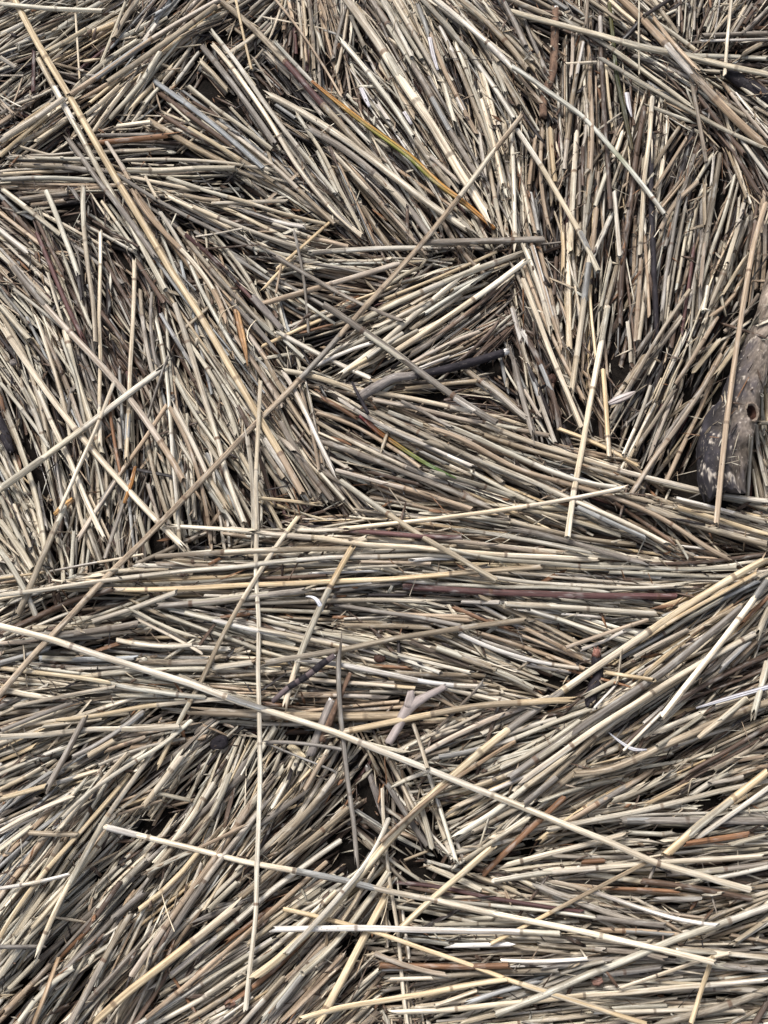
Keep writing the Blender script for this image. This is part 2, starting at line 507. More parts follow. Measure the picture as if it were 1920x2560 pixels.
# ------------------------------------------------------------------ stems read from the photograph: pixel polyline | width, colour, layer, key
TRACE = """0 1735 425 1280 640 1058 879 806 1026 640 1303 291|15m5longdiag
37 0 205 301 405 633 598 956 686 1110 756 1234|18t4longtan
96 147 216 370 370 640 413 725|15k3greytan
170 347 270 478 386 640|16g3
336 478 455 640 500 700|15t3
651 952 648 1118 638 1300 645 1511 652 1780 648 1920 642 2200 626 2420 614 2525|12p5longvert
0 1565 212 1627 579 1747 833 1832 1057 1915 1280 2010 1585 2132 1878 2225|17p5longfall
262 2067 633 2155 979 2229 1280 2295 1511 2339 1785 2406|16p5lilac
682 2323 1000 2325 1280 2328 1400 2335|15w5levelwhite
709 2273 852 2306 1010 2356 1211 2425 1280 2452 1396 2491 1616 2560|14y4yellowfall
1920 2267 1585 2394 1318 2499 1240 2535|20k3palerise
1920 1928 1666 2136|20y5splittip
1920 1970 1808 2051 1739 2097|17p4
1627 2151 1411 2263 1280 2333 1226 2360|13y4
1920 1396 1785 1473 1493 1666 1280 1820 1110 1945 1045 2035 900 2180 780 2320 640 2440|20y4longrise
833 1836 1014 1797 1280 1758 1334 1751 1434 1750|17y5vpartner
659 1658 856 1623 1068 1589 1280 1554 1319 1550|15m4greyrise
879 1369 868 1396 725 1708 713 1762|16y4yellowlean
746 1292 682 1376 633 1461 486 1727 396 1915|12y4yellowthin
0 1488 220 1457 640 1411 956 1388 1180 1392|15p3
224 1473 640 1465 856 1446 1161 1432 1353 1417|13y3yellowlevel
0 1446 305 1396 359 1386|8y4
424 1315 640 1328|15p4
655 1246 790 1261|12y3
852 1203 972 1280 1095 1373 1242 1450|15k4khakifall
1562 1219 1427 1246 1280 1273 1026 1303 860 1322|13p4palebranch
1519 767 1496 891 1461 1095 1427 1280 1419 1344|15p5palevert
1915 510 1874 640 1851 833 1820 1006 1793 1280 1791 1309|15t5overlog
1724 725 1573 964 1527 1049|14m4
1473 652 1430 968|18p3
1307 698 1407 960 1454 1068|15p3
1303 640 1373 833 1457 995|14t2
1280 767 1315 891 1388 1107|14m2
1805 887 1677 1091 1573 1242|15t3
1781 949 1697 1141 1662 1211|14t3
1754 976 1650 1114 1604 1238|13g2
1681 995 1627 1130|14t2
1280 31 1511 77 1704 154 1920 185|16k4topkhaki
1558 0 1666 108 1735 197 1836 293 1920 370|20t3toptan
1419 54 1535 127 1727 266|14k3
1504 147 1596 204 1743 282 1920 374|13k4
1280 166 1415 262 1596 448 1662 536|13k5greennode
1280 170 1355 258|11t3
1292 324 1411 517 1473 633 1496 679|14k5greyfall
1828 0 1812 185|11y5
1598 0 1598 185|6k5
1727 193 1766 405|13g4
1631 243 1612 405 1600 637|14p3
1500 39 1511 270 1527 525|14b3
1415 160 1492 156|10p4
1515 166 1531 320|9y3
1432 85 1427 193|12t2
1457 104 1434 216 1411 424|14m2
1442 332 1427 633|17p2
1781 386 1735 463|11k3
1716 347 1635 475|12t2
1735 386 1662 617|14g2
1801 386 1758 640|16m2
1820 378 1866 494|9y3
1535 478 1550 640|14p3
548 0 640 80 740 185 830 285 950 410|17m3purplemid
0 806 85 937 220 1110 374 1280 459 1369|16p5paleleft
690 640 720 667 879 746 1004 802|11g5thingrey
848 1625 845 1700 860 1850 868 1920 885 2080 893 2170|14g5greyvert
486 1778 640 1786 941 1791 1040 1787|24m3thicktan
1010 1467 1280 1484 1500 1489 1690 1491|17u4purple
0 10 69 15 255 27|15k4
189 35 193 116 199 197|7p4
0 143 41 170|14w4
548 0 444 58 336 129 231 197 174 239|17t3
540 15 444 81 270 204|16m3
8 347 158 247|19p3
0 390 69 328 116 289|14y2
347 100 247 170 174 235|15k2
285 96 316 39 343 0|17m2
251 162 285 77 316 0|10k2
89 355 193 282|15p2
193 255 285 201|14t2
224 258 332 174|11y2
274 297 366 189 401 131|16k2
332 266 386 204 432 166|15p2
359 262 405 212|14k2
228 339 278 270 324 208|14p2
208 293 293 220|14p2
409 204 459 147 494 93|12p2
444 201 494 135|12k2
417 123 502 112|5k4
0 189 58 189|5p4
58 189 37 251|5t4
0 239 50 266|5k3
0 251 35 285|8t3
27 266 77 247 147 216|10p2
0 309 116 228|14t1
0 285 96 235|12g1
0 224 46 185|13k1
85 127 83 231|12u3
120 127 216 73|14y2
116 96 185 42 251 8|15k1
0 108 116 31 166 0|15m1
0 127 85 93|14s1
0 89 77 50|14k1
239 96 347 15|14t1
216 89 309 50|13y1
131 158 208 177|10m3
301 96 386 50 440 15|15k1
359 104 390 62|14w2
386 50 428 0|10s1
455 42 494 0|13t1
571 135 646 82|14p2
405 104 486 58 571 15|17t1
567 81 675 -5|17m1
590 0 617 127 629 174|8y4
502 154 567 224|15k3
386 204 447 247 548 324 659 422|16s3
401 235 482 293 602 382|17b2
471 216 548 274 681 374|14k3
424 258 475 305|8k3
482 255 540 289|12b2
370 301 444 339 571 413|19m3
417 293 502 347 567 378|15b2
436 320 502 355|8p3
471 320 571 378 685 454|14y3
266 355 324 451|12t3
293 436 347 471 482 548 633 622|12g3
363 440 393 498|10p4
73 395 239 397|12k2
85 388 185 382|9p2
316 426 405 424 590 420|16k3
231 382 397 374|14m2
239 339 405 336|12g2
293 316 378 305|14p3
231 359 424 339|17o2
247 332 285 320|14t2
0 449 123 446 239 451|15k2
0 436 93 428 185 428|10p2
31 411 158 415|14m2
0 469 116 471 270 471|11t1
162 417 278 428|17g2
50 498 170 482|16m3
77 513 162 502|13t2
8 475 150 586|15k3
8 505 116 625|15b2
0 532 108 617|14t2
0 575 67 631|14w3
255 505 339 625|11k3
231 552 347 617|7b3
181 475 201 505|14g3
490 592 606 571|6p4
417 490 579 575|12p2
529 509 717 503|13p3
459 488 552 502|14m2
312 440 502 478|12p2
386 482 502 475|10y1
868 0 925 85 1026 228 1115 370 1219 540|23p3bigpale
929 0 987 85 1026 154 1068 231 1142 347 1196 444|17g2
852 100 933 204 1037 347|16k3
1037 347 1099 436 1126 467|19m2
987 4 1030 73 1064 143 1107 208|15p2
1107 208 1138 309|15k2
1045 15 1072 89|14s2
1076 85 1111 170 1157 278 1192 336|14t2
1099 66 1126 127 1180 231 1219 347 1257 475|14m2
1138 108 1196 251 1242 386 1265 482|13k2
1091 0 1180 73 1290 179|17p3
1057 0 1142 96 1215 181 1286 299|16k2
1203 0 1337 175|13k2
1169 54 1234 147 1297 264|15m2
1234 162 1265 235|14k3
1203 247 1230 347 1257 463|14p2
891 15 925 77|15m2
956 0 1010 100 1030 143|13k2
1219 386 1242 521 1257 586|14m3
667 131 729 201 806 289|13w3
686 104 775 201 856 285 925 359|12k3
675 239 787 301 972 428 1091 521 1157 567|19p3palefat
744 289 821 409 848 471 906 579|12k3
690 262 740 297|12s3
771 320 887 405 1026 513 1072 590|20g2
821 370 933 482 1037 610|14m2
794 378 833 463 844 482|13k2
794 428 841 486|12w3
571 416 790 529 841 563|13m2
610 448 756 559|13k1
603 427 717 455|12g2
690 0 756 85 810 166 852 239|8t4
744 0 752 77 756 147|10p2
758 0 767 89|11p2
721 0 733 54|12t2
771 0 783 108 785 174|12m2
802 0 817 58|11t2
790 66 806 127|13k2
856 0 856 58|12k1
871 15 864 69 841 185|11p2
833 150 848 69 868 8|14g2
706 0 698 39 675 96|8y2
634 65 686 8|13k2
729 66 723 116|13b1
736 69 740 135|13u1
760 143 760 177|10y2
771 127 767 181|12u1
713 39 709 77|12t1
875 39 910 116|12k2
691 673 829 552|10y4
775 633 910 621 1080 621|15k3
1064 606 1360 598|20g3
600 523 698 556 763 567|15w2
682 559 779 594|12p2
767 594 871 617|14t2
906 517 972 617|15m2
945 262 972 301|12w3
949 162 1018 262 1037 293|17m1
1026 444 1076 513 1103 563|13k2
856 285 949 386 1010 455|14b1
1115 347 1157 455|12k1
1076 390 1153 459|13w2
1099 540 1142 617 1212 687|15t2
1130 532 1196 594|14k2
1180 548 1223 625|13k2
1153 116 1180 231 1199 320|13m1
1277 323 1288 521 1288 617|16p2
1338 347 1322 463|12t2
1357 320 1349 424 1373 571|12t2
1376 320 1388 455|15y2
1369 316 1373 386 1380 502|12m1
1326 482 1346 579|12s2
1411 444 1396 471|12t2
1319 575 1330 625|15k2
1461 216 1465 347 1454 386|12m2
1477 231 1479 347 1477 424|12t2
1457 366 1457 463|12b2
1450 428 1448 513|12b2
1481 432 1461 579 1458 632|12k2
1515 436 1488 517|14k2
1492 521 1468 708|15t2
1558 328 1535 390|15p2
1546 316 1527 366|8t2
1585 455 1569 521|12b2
1527 540 1465 686|15k2
1650 575 1700 494 1743 455|15t3
1743 513 1720 621|11k2
1762 455 1762 556|12m2
1785 390 1778 459|9w3
1859 509 1819 658|13p2
1890 556 1876 629|16b2
1836 444 1812 540 1751 716|13k2
1851 347 1920 440|12k3
1801 324 1897 482|13b2
1747 243 1793 297 1859 386|15b2
1809 208 1866 285 1920 347|11t3
1774 231 1920 328|14m2
1839 231 1882 285 1920 332|6w3
1828 193 1920 270|14k2
1469 0 1465 69|11t3
1473 0 1550 54|12m3
1523 0 1589 58|14p2
1542 50 1589 89|13k2
1608 35 1697 96 1751 135|14k2
1635 0 1693 81|14p2
1627 35 1689 116 1743 174|12t3
1612 39 1673 0|12d3
1562 96 1596 58|15d3
1735 0 1731 69|9k1
1697 0 1708 85|12b1
1782 23 1762 69|12k1
1797 0 1778 77|12m1
1843 0 1809 62|12p1
1882 8 1828 96|13g1
1920 23 1855 85|14g2
1905 0 1859 62|13b1
1755 89 1920 83|14g2
1755 102 1920 98|8w3
1700 139 1920 147|15k2
1801 162 1920 166|14b1
1920 100 1851 139|17m2
1246 -14 1373 39|17m2
1384 0 1419 23|13s2
1261 8 1315 116|17g3
1295 39 1357 116|12m1
120 682 149 783 162 821|10p4
162 825 197 949 228 1057 255 1134|19k4
31 663 77 725 154 806 309 983 386 1084 459 1203|16t5tanfall
35 723 154 817|11k4
0 1223 185 1087 324 983 401 925|17k5fatrise
285 956 224 1099 197 1176 150 1273|12p5
417 1014 332 1138 195 1348|16t4
420 891 386 987 366 1057|9g4
154 848 177 918 224 1107 264 1265|10k4
0 956 58 1026 123 1118|11k4
8 798 54 868 85 979 120 1095|16m2
58 972 96 1049 116 1142|15k3
89 787 108 848 166 1026 177 1103|14p3
112 837 147 929 181 987 208 1076|12t2
336 655 336 713 332 814 324 987 316 1064 316 1153|15p4
197 690 204 744|12d3
92 581 147 717 212 856|15u3
262 655 336 779|14b2
351 725 370 891 386 949|14m3
380 731 374 779 390 910|11g3
390 798 409 891 424 1018 436 1180 450 1366|13k3
401 783 432 837 494 933|12w4
436 760 475 871 513 995 529 1057 571 1188 611 1307|15p4specklepale
482 871 559 987 594 1095|15k3
424 1018 459 1095 502 1219 527 1352|13t3
436 1022 494 1130 571 1273|15p3
255 783 347 910 366 941|14b2
440 949 505 1064 552 1126|13k3
362 613 482 775 571 891|13s2
343 655 409 756|14b2
447 571 571 729 699 851|15m2
274 1022 285 1099 301 1180|11o3
228 976 266 1064|12b3
0 987 35 1122 50 1161|15o1
0 1165 67 1276|13k2
525 1230 560 1283|13k2
297 1049 301 1122|15m2
366 1095 386 1180 419 1288|14m2
617 1084 633 1211 633 1371|14p3
594 1014 655 1132|14b2
0 763 73 848|16k2
96 1219 115 1317|10w2
266 1192 271 1298|14m2
810 763 891 810 987 887 1122 979 1242 1057|18g5greythick
1313 654 1180 752 1076 821 976 887|19p4
1306 633 1130 696 987 763 887 810|18k4
1240 630 1134 679 1045 713 960 748|11y3
1223 682 1138 725|16k3
1130 711 1049 783 968 844 852 937|19p3
655 760 756 729 841 709 995 659|17t4
1051 667 968 713 918 756|12k3
655 866 736 829 821 794 848 779|11y4
694 829 736 856 825 898 871 925 925 945|16p4
790 914 868 875 933 856|13w4
698 925 787 941 883 976|17k3
887 976 979 987 1095 1010 1180 1030|15p3
744 744 802 787 837 810|11k4
752 833 833 810|8o3
1238 725 1161 790 1103 833|13o3
1142 794 1060 868 1026 887|21g2
1246 806 1192 868 1138 910|12b3
1199 829 1122 856 1026 910|13t2
1157 868 1064 902 987 933|9p2
1124 891 1045 922|9w3
1010 972 1107 960 1192 952|14y3
1165 925 1219 972 1319 1048|17m3
612 642 671 686|12k2
569 633 717 729|12s2
736 581 760 698 771 833|9g4
725 652 663 717|11y4
702 667 690 733|8t4
733 663 891 686 941 694|12t1
632 621 891 679|13k1
607 782 663 848|20g3
652 806 679 837|15k3
709 848 760 895|11k3
729 856 725 925|12d2
848 999 949 1057 1057 1115 1122 1138 1180 1165|12w4
1003 1003 1064 1033 1126 1068|12g4
972 1030 1057 1064|13k3
933 999 1064 1026 1219 1060 1372 1089|15t3
941 1030 1076 1095 1199 1153 1333 1217|15m2
783 1049 879 1099 1003 1165 1157 1219|14m2
794 1103 879 1126 1026 1188 1134 1230 1234 1273|18g3
790 1033 891 1064 979 1126 1053 1169|13t3
806 995 891 1045|13o2
825 1145 879 1176|12p2
841 1176 979 1215 1103 1246 1180 1273|14t2
922 1180 1049 1211|13b2
1080 1180 1180 1207 1283 1243|15k3
1172 1176 1351 1266|14k2
1068 1103 1192 1153 1257 1207|15m2
1030 1118 1118 1161|10s3
1126 1165 1196 1196|11w3
709 933 740 979 771 1045 802 1111 833 1176|16w4
744 949 760 1006 783 1095 798 1176|10t3
589 842 706 1014|15t2
667 906 717 995 767 1072|13m2
702 1057 756 1149 833 1253|18g3
713 1103 744 1138|18m3
740 1138 802 1234|13t3
655 1118 709 1196|15m2
659 1095 721 1192 760 1242|15k3
648 1142 686 1261|14b2
663 1161 717 1242|13m2
599 1129 705 1322|14k2
802 1184 860 1250|13k3
615 829 671 906|14t2
1026 736 972 760 910 794|12y3
1064 756 999 790 933 821|13p3
1010 802 933 837 856 875|12k3
1103 802 1041 833 987 860|14p3
1045 825 949 875|12k3
979 875 933 902 887 925|13p3
933 887 856 933|12y3
887 848 802 902|11p3
1006 833 960 864 918 895|14k3
1153 736 1084 787 1026 825|15p3
1188 706 1115 748 1057 787|13k3
1199 663 1103 717 1026 763|12p3
1893 798 1836 879 1793 933|15k3
1797 852 1735 927|15k4
1793 794 1727 902 1689 960|13t3
1897 736 1859 790 1812 829|13t3
1855 698 1809 771 1778 790|13t2
1871 633 1809 733|12k3
1816 663 1778 756|18m2
1770 717 1758 779|14k2
1912 564 1905 725|13t3
1762 606 1751 717|12t3
1734 624 1704 833|12u1
1700 756 1677 871|15b1
1673 690 1660 806|8p2
1603 648 1589 852|14t2
1569 806 1577 906|12k2
1527 652 1500 775|11k3
1542 663 1515 767|15m2
1423 561 1423 871|18p1
1407 581 1407 679|12y2
1391 645 1384 740|12b1
1317 570 1384 794 1407 879|13t2
1308 612 1357 748 1376 825|16p2
1473 717 1490 902|9y2
1508 925 1523 1142|15y4
1511 856 1519 949|9t2
1627 964 1589 1072 1558 1138|12p3
1704 902 1658 1006|9k3
1685 976 1589 1122|14m2
1612 891 1565 960|18m2
1627 833 1596 879|17g2
1280 878 1330 1080|18g3
1303 825 1322 852 1357 929 1400 1076|17b2
1311 976 1349 1041|12t2
1616 1199 1743 1230 1882 1257 1920 1273|15k2
1542 1234 1635 1257|14m2
1434 1130 1600 1161|13t1
1396 1072 1519 1122 1596 1165|14y2
1878 1095 1870 1226|13k3
1913 968 1920 1064|13y2
1890 1060 1901 1153 1920 1219|13k2
1905 987 1909 1084|9p2
1882 1176 1893 1246|10k2
1890 1057 1920 1057|14m4
0 1589 108 1535 201 1500 285 1473|19b3
347 1407 428 1373 509 1332|15m2
162 1264 120 1353 96 1427 46 1535|19m4
150 1292 96 1415|10p3
231 1554 332 1519 440 1481|16k3
89 1589 204 1585 347 1558|22g2
0 1608 93 1604|12t2
0 1658 66 1639 127 1619|19s2
100 1646 231 1650 339 1646|19s3
351 1654 536 1654|17m2
336 1527 405 1565 482 1592|12k3
366 1519 459 1558 552 1585 705 1645|13k2
459 1531 548 1554 719 1590|15w3
347 1550 424 1589 505 1633|10w4
293 1600 374 1616 482 1612|15p3
378 1612 575 1623|14k2
0 1670 96 1681 262 1704|14y3
270 1708 336 1724 417 1731 513 1743|16k3
185 1697 386 1673 513 1673|18k2
532 1670 630 1656|17p4
8 1724 135 1747|18p2
35 1766 166 1739 289 1716|12p4
285 1739 417 1739|14k2
447 1689 579 1747|12p4
154 1801 270 1782 420 1758 486 1753 556 1747|14y4
0 1843 39 1837 193 1828 339 1818 451 1816|17p4
104 1816 255 1797|14p2
0 1828 96 1789 177 1758|14g3
212 1793 177 1859 147 1920 116 1974|19g4
359 1778 316 1816 239 1859 181 1893|16g3
285 1851 220 1890|17p3
12 1882 93 1855|16p3
0 1901 85 1866|13y3
-13 1941 104 1890 154 1870|14k2
494 1843 436 1886 394 1914|18g2
363 1901 339 1932|18p3
444 1897 417 1936|19k3
247 1913 320 1882 386 1859 463 1847|10k2
363 1843 270 1874|15t2
0 1303 50 1369 81 1423|19k2
-7 1222 54 1357|14k2
0 1376 58 1465 89 1538|17k3
35 1260 85 1392|12p2
212 1299 255 1415|17m3
327 1202 262 1396|13g3
293 1338 297 1384|14k2
185 1330 177 1450|12k2
338 1187 324 1396|14m1
347 1288 374 1384|13k2
154 1299 147 1396|15b1
116 1396 143 1519|15b1
0 1546 108 1496|8p3
23 1508 116 1473|11p2
0 1793 100 1774|13k1
0 1758 89 1749|12g1
860 1326 968 1334 1153 1344|16u3
733 1326 856 1324|14p2
1037 1400 1134 1396|12w3
902 1405 1076 1409|12t2
794 1427 987 1415|9p3
771 1434 952 1427|9w2
648 1446 817 1438|12b2
748 1479 929 1457|8w3
844 1477 1003 1456|15g2
925 1488 1014 1488|12d2
599 1510 794 1500 1060 1504|15p3
648 1525 825 1531|14k3
833 1511 987 1535 1153 1565|14g3
987 1535 1196 1542|13t2
1091 1546 1180 1552|12t2
856 1565 1084 1569|17m2
648 1546 756 1573 941 1608|13k2
648 1573 794 1604 879 1623|14p3
648 1604 763 1627|15p2
652 1627 794 1666|13k2
767 1650 864 1666 956 1685 1084 1708 1203 1716|16w4
968 1685 1211 1689|15m2
949 1627 1045 1662 1099 1681|13k2
987 1635 1176 1681|12p3
1026 1604 1172 1666|13b2
1084 1616 1230 1670|22m3
1238 1677 1334 1722|20k2
1196 1511 1297 1567|15w2
1153 1504 1250 1506|14w3
1134 1519 1274 1571|15o2
949 1666 1018 1670|13o2
767 1697 871 1708 1037 1720|13y3
655 1704 767 1716|12k2
1111 1720 1330 1770|14p3
925 1729 1064 1733|9p3
733 1739 852 1739 968 1743|12t2
655 1758 729 1766|12o2
652 1809 810 1812|13p2
1087 1739 1138 1770|12t3
1033 1809 1070 1923|13p5
1207 1704 1142 1778 1087 1828|9g4
879 1847 968 1870 1018 1882|13k4
667 1859 837 1928|8g4
671 1855 767 1859 856 1874|11g4
1329 1763 1180 1820 1084 1870 1033 1897|15t2
1199 1785 1103 1832 1072 1839|9p3
1037 1897 1122 1874|13m2
964 1859 1022 1836|13b2
783 1851 748 1928|14k2
740 1882 713 1936|14p2
709 1866 682 1932|13k2
829 1859 790 1928|15p2
690 1816 648 1882|19k2
1278 1303 1415 1342 1589 1361|16m2
1290 1324 1338 1330 1446 1361 1531 1384 1616 1407|17g3
1200 1438 1392 1457 1481 1465 1697 1465|13p3
1523 1430 1704 1440 1832 1442|12k2
1261 1510 1434 1519 1639 1535|18p3
1315 1523 1407 1554 1511 1585 1569 1604|16k3
1198 1490 1357 1562 1446 1608|15m2
1407 1535 1527 1546|9w2
1295 1562 1454 1646|14t2
1200 1583 1365 1635 1461 1673|14t2
1445 1269 1608 1342|15s3
1617 1268 1797 1330 1920 1361|22m2
1691 1268 1920 1338|15y2
1283 1268 1473 1311 1550 1338|14k2
1689 1349 1720 1396|8k4
1612 1411 1782 1403 1920 1384|15b2
1700 1365 1770 1373|8w2
1528 1252 1689 1361|13b2
1415 1619 1519 1581 1619 1550|13t4
1454 1623 1519 1596 1562 1577|11w4
1585 1643 1666 1600 1720 1573|11p3
1550 1646 1608 1608 1697 1565 1809 1496 1893 1454|14s3
1600 1604 1727 1527 1836 1461 1890 1434|12y3
1920 1430 1897 1442|17p3
1920 1450 1855 1527 1755 1673 1654 1793|17p5paleleaning
1724 1589 1778 1550 1851 1515|15m2
1616 1681 1689 1619|16y3
1511 1681 1573 1689 1635 1700|14y4
1554 1627 1542 1708|7y5
1544 1708 1484 1772|8w4
1465 1739 1542 1700|16k3
1272 1945 1434 1839 1531 1762 1627 1689 1774 1596 1851 1519|19g3greywide
1309 1950 1465 1843 1569 1766 1704 1689 1878 1589|19p3
1347 1981 1496 1839 1627 1743 1758 1666|18m2
1241 1844 1392 1797|16k2
1251 1920 1376 1855 1450 1801|15k2
1434 1935 1604 1893 1704 1839 1882 1770 1920 1755|21m3
1866 1747 1747 1843|17p4
1920 1650 1886 1778|20k4
1920 1639 1816 1681 1704 1751 1550 1874|15b2
1654 1782 1558 1878|11p3
1608 1809 1658 1766|10w2
1755 1789 1643 1866|14k3
1801 1670 1855 1619|17w3
1766 1685 1878 1585|17m2
1920 1492 1851 1562|13o2
1893 1600 1828 1666|15t2
1920 1527 1893 1592|19k3
1920 1851 1783 1925|15m2
1920 1816 1859 1851 1727 1929|15b2
1920 1890 1847 1901|12t2
409 1845 266 2043 185 2198 93 2383|17p4
324 1935 231 2040 147 2151 39 2267 0 2344|15y4
73 2082 193 2086|16m4
0 2221 81 2207 174 2186|12w5
0 2367 108 2367|15g5
363 2182 444 2148 532 2101 606 2067|13t4
239 2553 405 2414 455 2375 586 2269|21y4yellowfat
458 1886 359 2016|19p3
0 1997 127 1962 239 1928|15y3
0 1974 140 1899|14k2
42 1989 131 1928|14s2
0 2040 96 1993|14g2
185 1989 77 2032 0 2078|14w3
216 1947 162 2009|12k2
0 2124 77 2067|14k2
390 1982 475 2001|13k4
405 2001 297 2036|9t3
69 2105 0 2167|14s3
154 2101 104 2190 19 2306|19k2
293 2047 239 2121 166 2221 77 2325|16k2
359 2155 266 2248 247 2267|22k2
363 2229 285 2294|21g3
285 2294 174 2410 112 2491|20g2
347 2275 432 2209 498 2128|17y2
532 1959 459 2074 386 2159|19k2
574 1933 540 2020 436 2151|18k2
658 1972 540 2136 424 2306 328 2441|20t2
669 2000 502 2229 366 2402 285 2560|19m2
631 2130 502 2267 386 2414|22b1
594 2205 521 2275|16k3
610 2256 498 2302|19g3
682 2266 559 2360|16o2
686 2346 463 2487 347 2560|16k2
559 2545 633 2492|7w4
336 2560 417 2433|16b2
328 2283 247 2422 174 2560|19m3
339 2375 231 2491 166 2560|17g2
147 2395 100 2514 85 2560|15t4
127 2410 12 2530|17t2
0 2441 50 2371 154 2267|18k2
96 2398 23 2472|15k2
0 2491 23 2491|15p4
185 2418 127 2460 50 2553|17k2
212 2333 154 2391|15o2
301 2205 212 2333|19b2
463 2086 370 2190|17m2
841 1935 771 2028 686 2113|21m3
871 2020 787 2094 598 2247|18m3
729 2001 652 2059|22g3
749 1888 679 2024|15k2
736 1966 690 2020|8y3
815 1885 760 1978|14t2
806 2221 717 2283 621 2359|15k2
972 2047 960 2074 902 2167 879 2213 787 2306 717 2383|15k4
972 2178 906 2275 856 2337 756 2433|19k3
968 2236 887 2383 844 2479 794 2560|20y4yellowthick
918 2198 856 2302|12p3
868 2395 717 2545|15t2
848 2348 736 2449 659 2545|18k2
763 2429 690 2522|19s2
709 2445 598 2568|17m2
767 2340 679 2429 588 2501|18o2
748 2549 879 2514 1010 2491 1192 2460 1268 2447|19y4
968 2449 1080 2445|14w3
937 2383 1045 2425 1115 2437|15t4
949 2414 1130 2414 1273 2414|19o3
1126 2364 1272 2360|15w3
1010 2348 1122 2360|14k2
1087 2312 1339 2307|12k3
1223 2124 1118 2213 1010 2313|17y5yellowcross
956 1970 960 2074 968 2136 979 2229 999 2375 1010 2499 1018 2560|10p3thinvert
1072 1935 1099 2016 1142 2159|13k4
887 2024 949 2067 1026 2105 1076 2136|12k3
895 2082 987 2159 1072 2213|12k2
910 2101 976 2167 1049 2236|12m2
979 1966 1068 1928|14k4
1010 2151 1068 2128|10y4
968 1959 1006 2028 1068 2113|19d3
936 1840 1080 2105|15m3
1049 2005 1080 2121|19k3
1292 1927 1180 1970 1049 1997|15k2
1311 2011 1180 2082|17m2
1322 2047 1161 2151|15k2
1072 2167 1203 2225|17k3
1180 2186 1299 2232|14k2
1180 2167 1304 2205|22b1
987 2267 1122 2290 1180 2306|13k2
1087 2514 1192 2476|13p3
1142 2560 1299 2525|15k2
891 2472 949 2422|13k2
964 2476 1134 2445|13g2
1255 2166 1473 2109 1565 2086|18p3
1230 2204 1434 2178 1619 2159 1801 2148 1905 2140|16p3
1262 2177 1450 2155|13k2
1454 2155 1511 2151|16o2
1369 2074 1550 2036 1816 1978 1920 1951|18p3
1558 2051 1639 2053 1782 2051 1920 2051|23g3
1554 2040 1735 2032 1920 2024|9k2
1562 2080 1635 2086 1685 2082|15k3
1920 2086 1820 2113|14k4
1384 2205 1488 2232 1650 2283 1735 2306 1793 2313|14w4
1388 2140 1589 2144|14m2
1527 2221 1693 2229|13o3
1604 2202 1743 2221 1878 2248|19b2
1643 2248 1743 2248|16g3
1488 2294 1662 2313|18g3
1342 2213 1434 2252 1685 2325|20m2
1635 2292 1697 2325|13t3
1496 2325 1627 2333 1724 2340|17t2
1689 2375 1812 2383 1920 2395|15p3
1681 2398 1782 2410 1920 2425|22g2
1511 2375 1600 2383 1666 2398|19g2
1346 2360 1511 2375|15m2
1288 2371 1419 2383|13p2
1254 2401 1322 2404 1469 2396|12w4
1349 2418 1511 2402|16g2
1346 2460 1446 2418 1511 2402|15k2
1511 2437 1654 2418|18g3
1546 2472 1666 2429 1762 2398 1824 2383|11p4
1782 2391 1755 2479 1727 2560|15y5
1639 2560 1782 2526 1920 2476|23m4
1920 2503 1886 2560|19b5
1481 2530 1627 2530 1859 2528|15p3
1211 2568 1473 2537|15p2
1531 2522 1666 2514|14k2
1527 2476 1882 2476|15k2
1311 2009 1392 1943|19g3
1353 1997 1465 1908|19m2
1349 2005 1457 1966 1558 1943|15k2
1349 2101 1473 2016 1527 1986 1573 1959|17y2
1430 2047 1527 1989 1627 1928|18t2
1527 2005 1619 1966 1666 1943|22k2
1619 2009 1708 1966|12y2
1743 1978 1822 1927|17k2
1774 1959 1859 1943|15m2
1920 1993 1820 2028|15k2
1712 2109 1870 2086|18o2
1920 2159 1820 2175 1666 2186|18g2
1762 2202 1920 2167|14k2
1920 2298 1836 2356|13k2
1920 2236 1782 2267|14m1
305 401 482 401 640 420 675 424|11p3
1612 270 1581 417 1565 640 1550 814|16b2
995 2530 1134 2522 1280 2510 1473 2491 1616 2476 1743 2464 1920 2449|17p3
181 1196 201 1280 216 1338 231 1388|13p3
401 532 467 640 490 690 552 810 613 910|14k3
251 579 252 640 251 690 249 825 247 968 251 1111|13p4
1006 1450 1080 1457 1280 1469 1357 1469 1519 1481|13k3
390 1392 498 1384 640 1373 713 1373 814 1373 883 1373|17m3
96 556 135 640 166 694|13b3
1169 1326 1280 1344 1369 1357 1473 1380|14k3
1219 1064 1280 1086 1396 1126 1550 1180 1666 1207 1920 1253|16p3
1142 2090 1280 1991 1415 1892|20k3
505 116 586 216 640 291 686 359|18g3
1103 2252 1280 2273 1488 2294|13k3
482 517 640 581 725 613 802 633|15p2
575 1322 833 1353 1018 1365 1280 1390 1396 1396 1492 1400|17p3
1142 2016 1280 1953 1396 1905|16y2
208 467 212 540 216 640 231 740 239 856|15m4
1153 0 1211 50 1280 125 1319 174|20m2
983 2205 1072 2217 1280 2250 1396 2279 1457 2279|14u2
1091 1893 1219 1866 1280 1851 1369 1812 1473 1774|15k3
393 1515 494 1508 640 1490 756 1477|21g3
1149 1585 1280 1633 1334 1652 1446 1670|14w3
1126 1068 1199 1099 1280 1136 1407 1188 1550 1219|15k3
386 2560 455 2518 640 2410 736 2321 841 2229|17p2
1207 1153 1280 1184 1415 1242 1511 1280 1596 1326 1670 1361|15p3
1080 2445 1280 2429 1396 2425|15m2
544 513 640 556 713 594|13k2
463 2553 640 2439 698 2391|15m2
1091 1349 1280 1369 1411 1392|13t2
320 1882 282 1920 147 2074|14p3
15 1030 77 1192 91 1280 112 1376|17k3
116 478 150 552 181 640 197 690|15k4
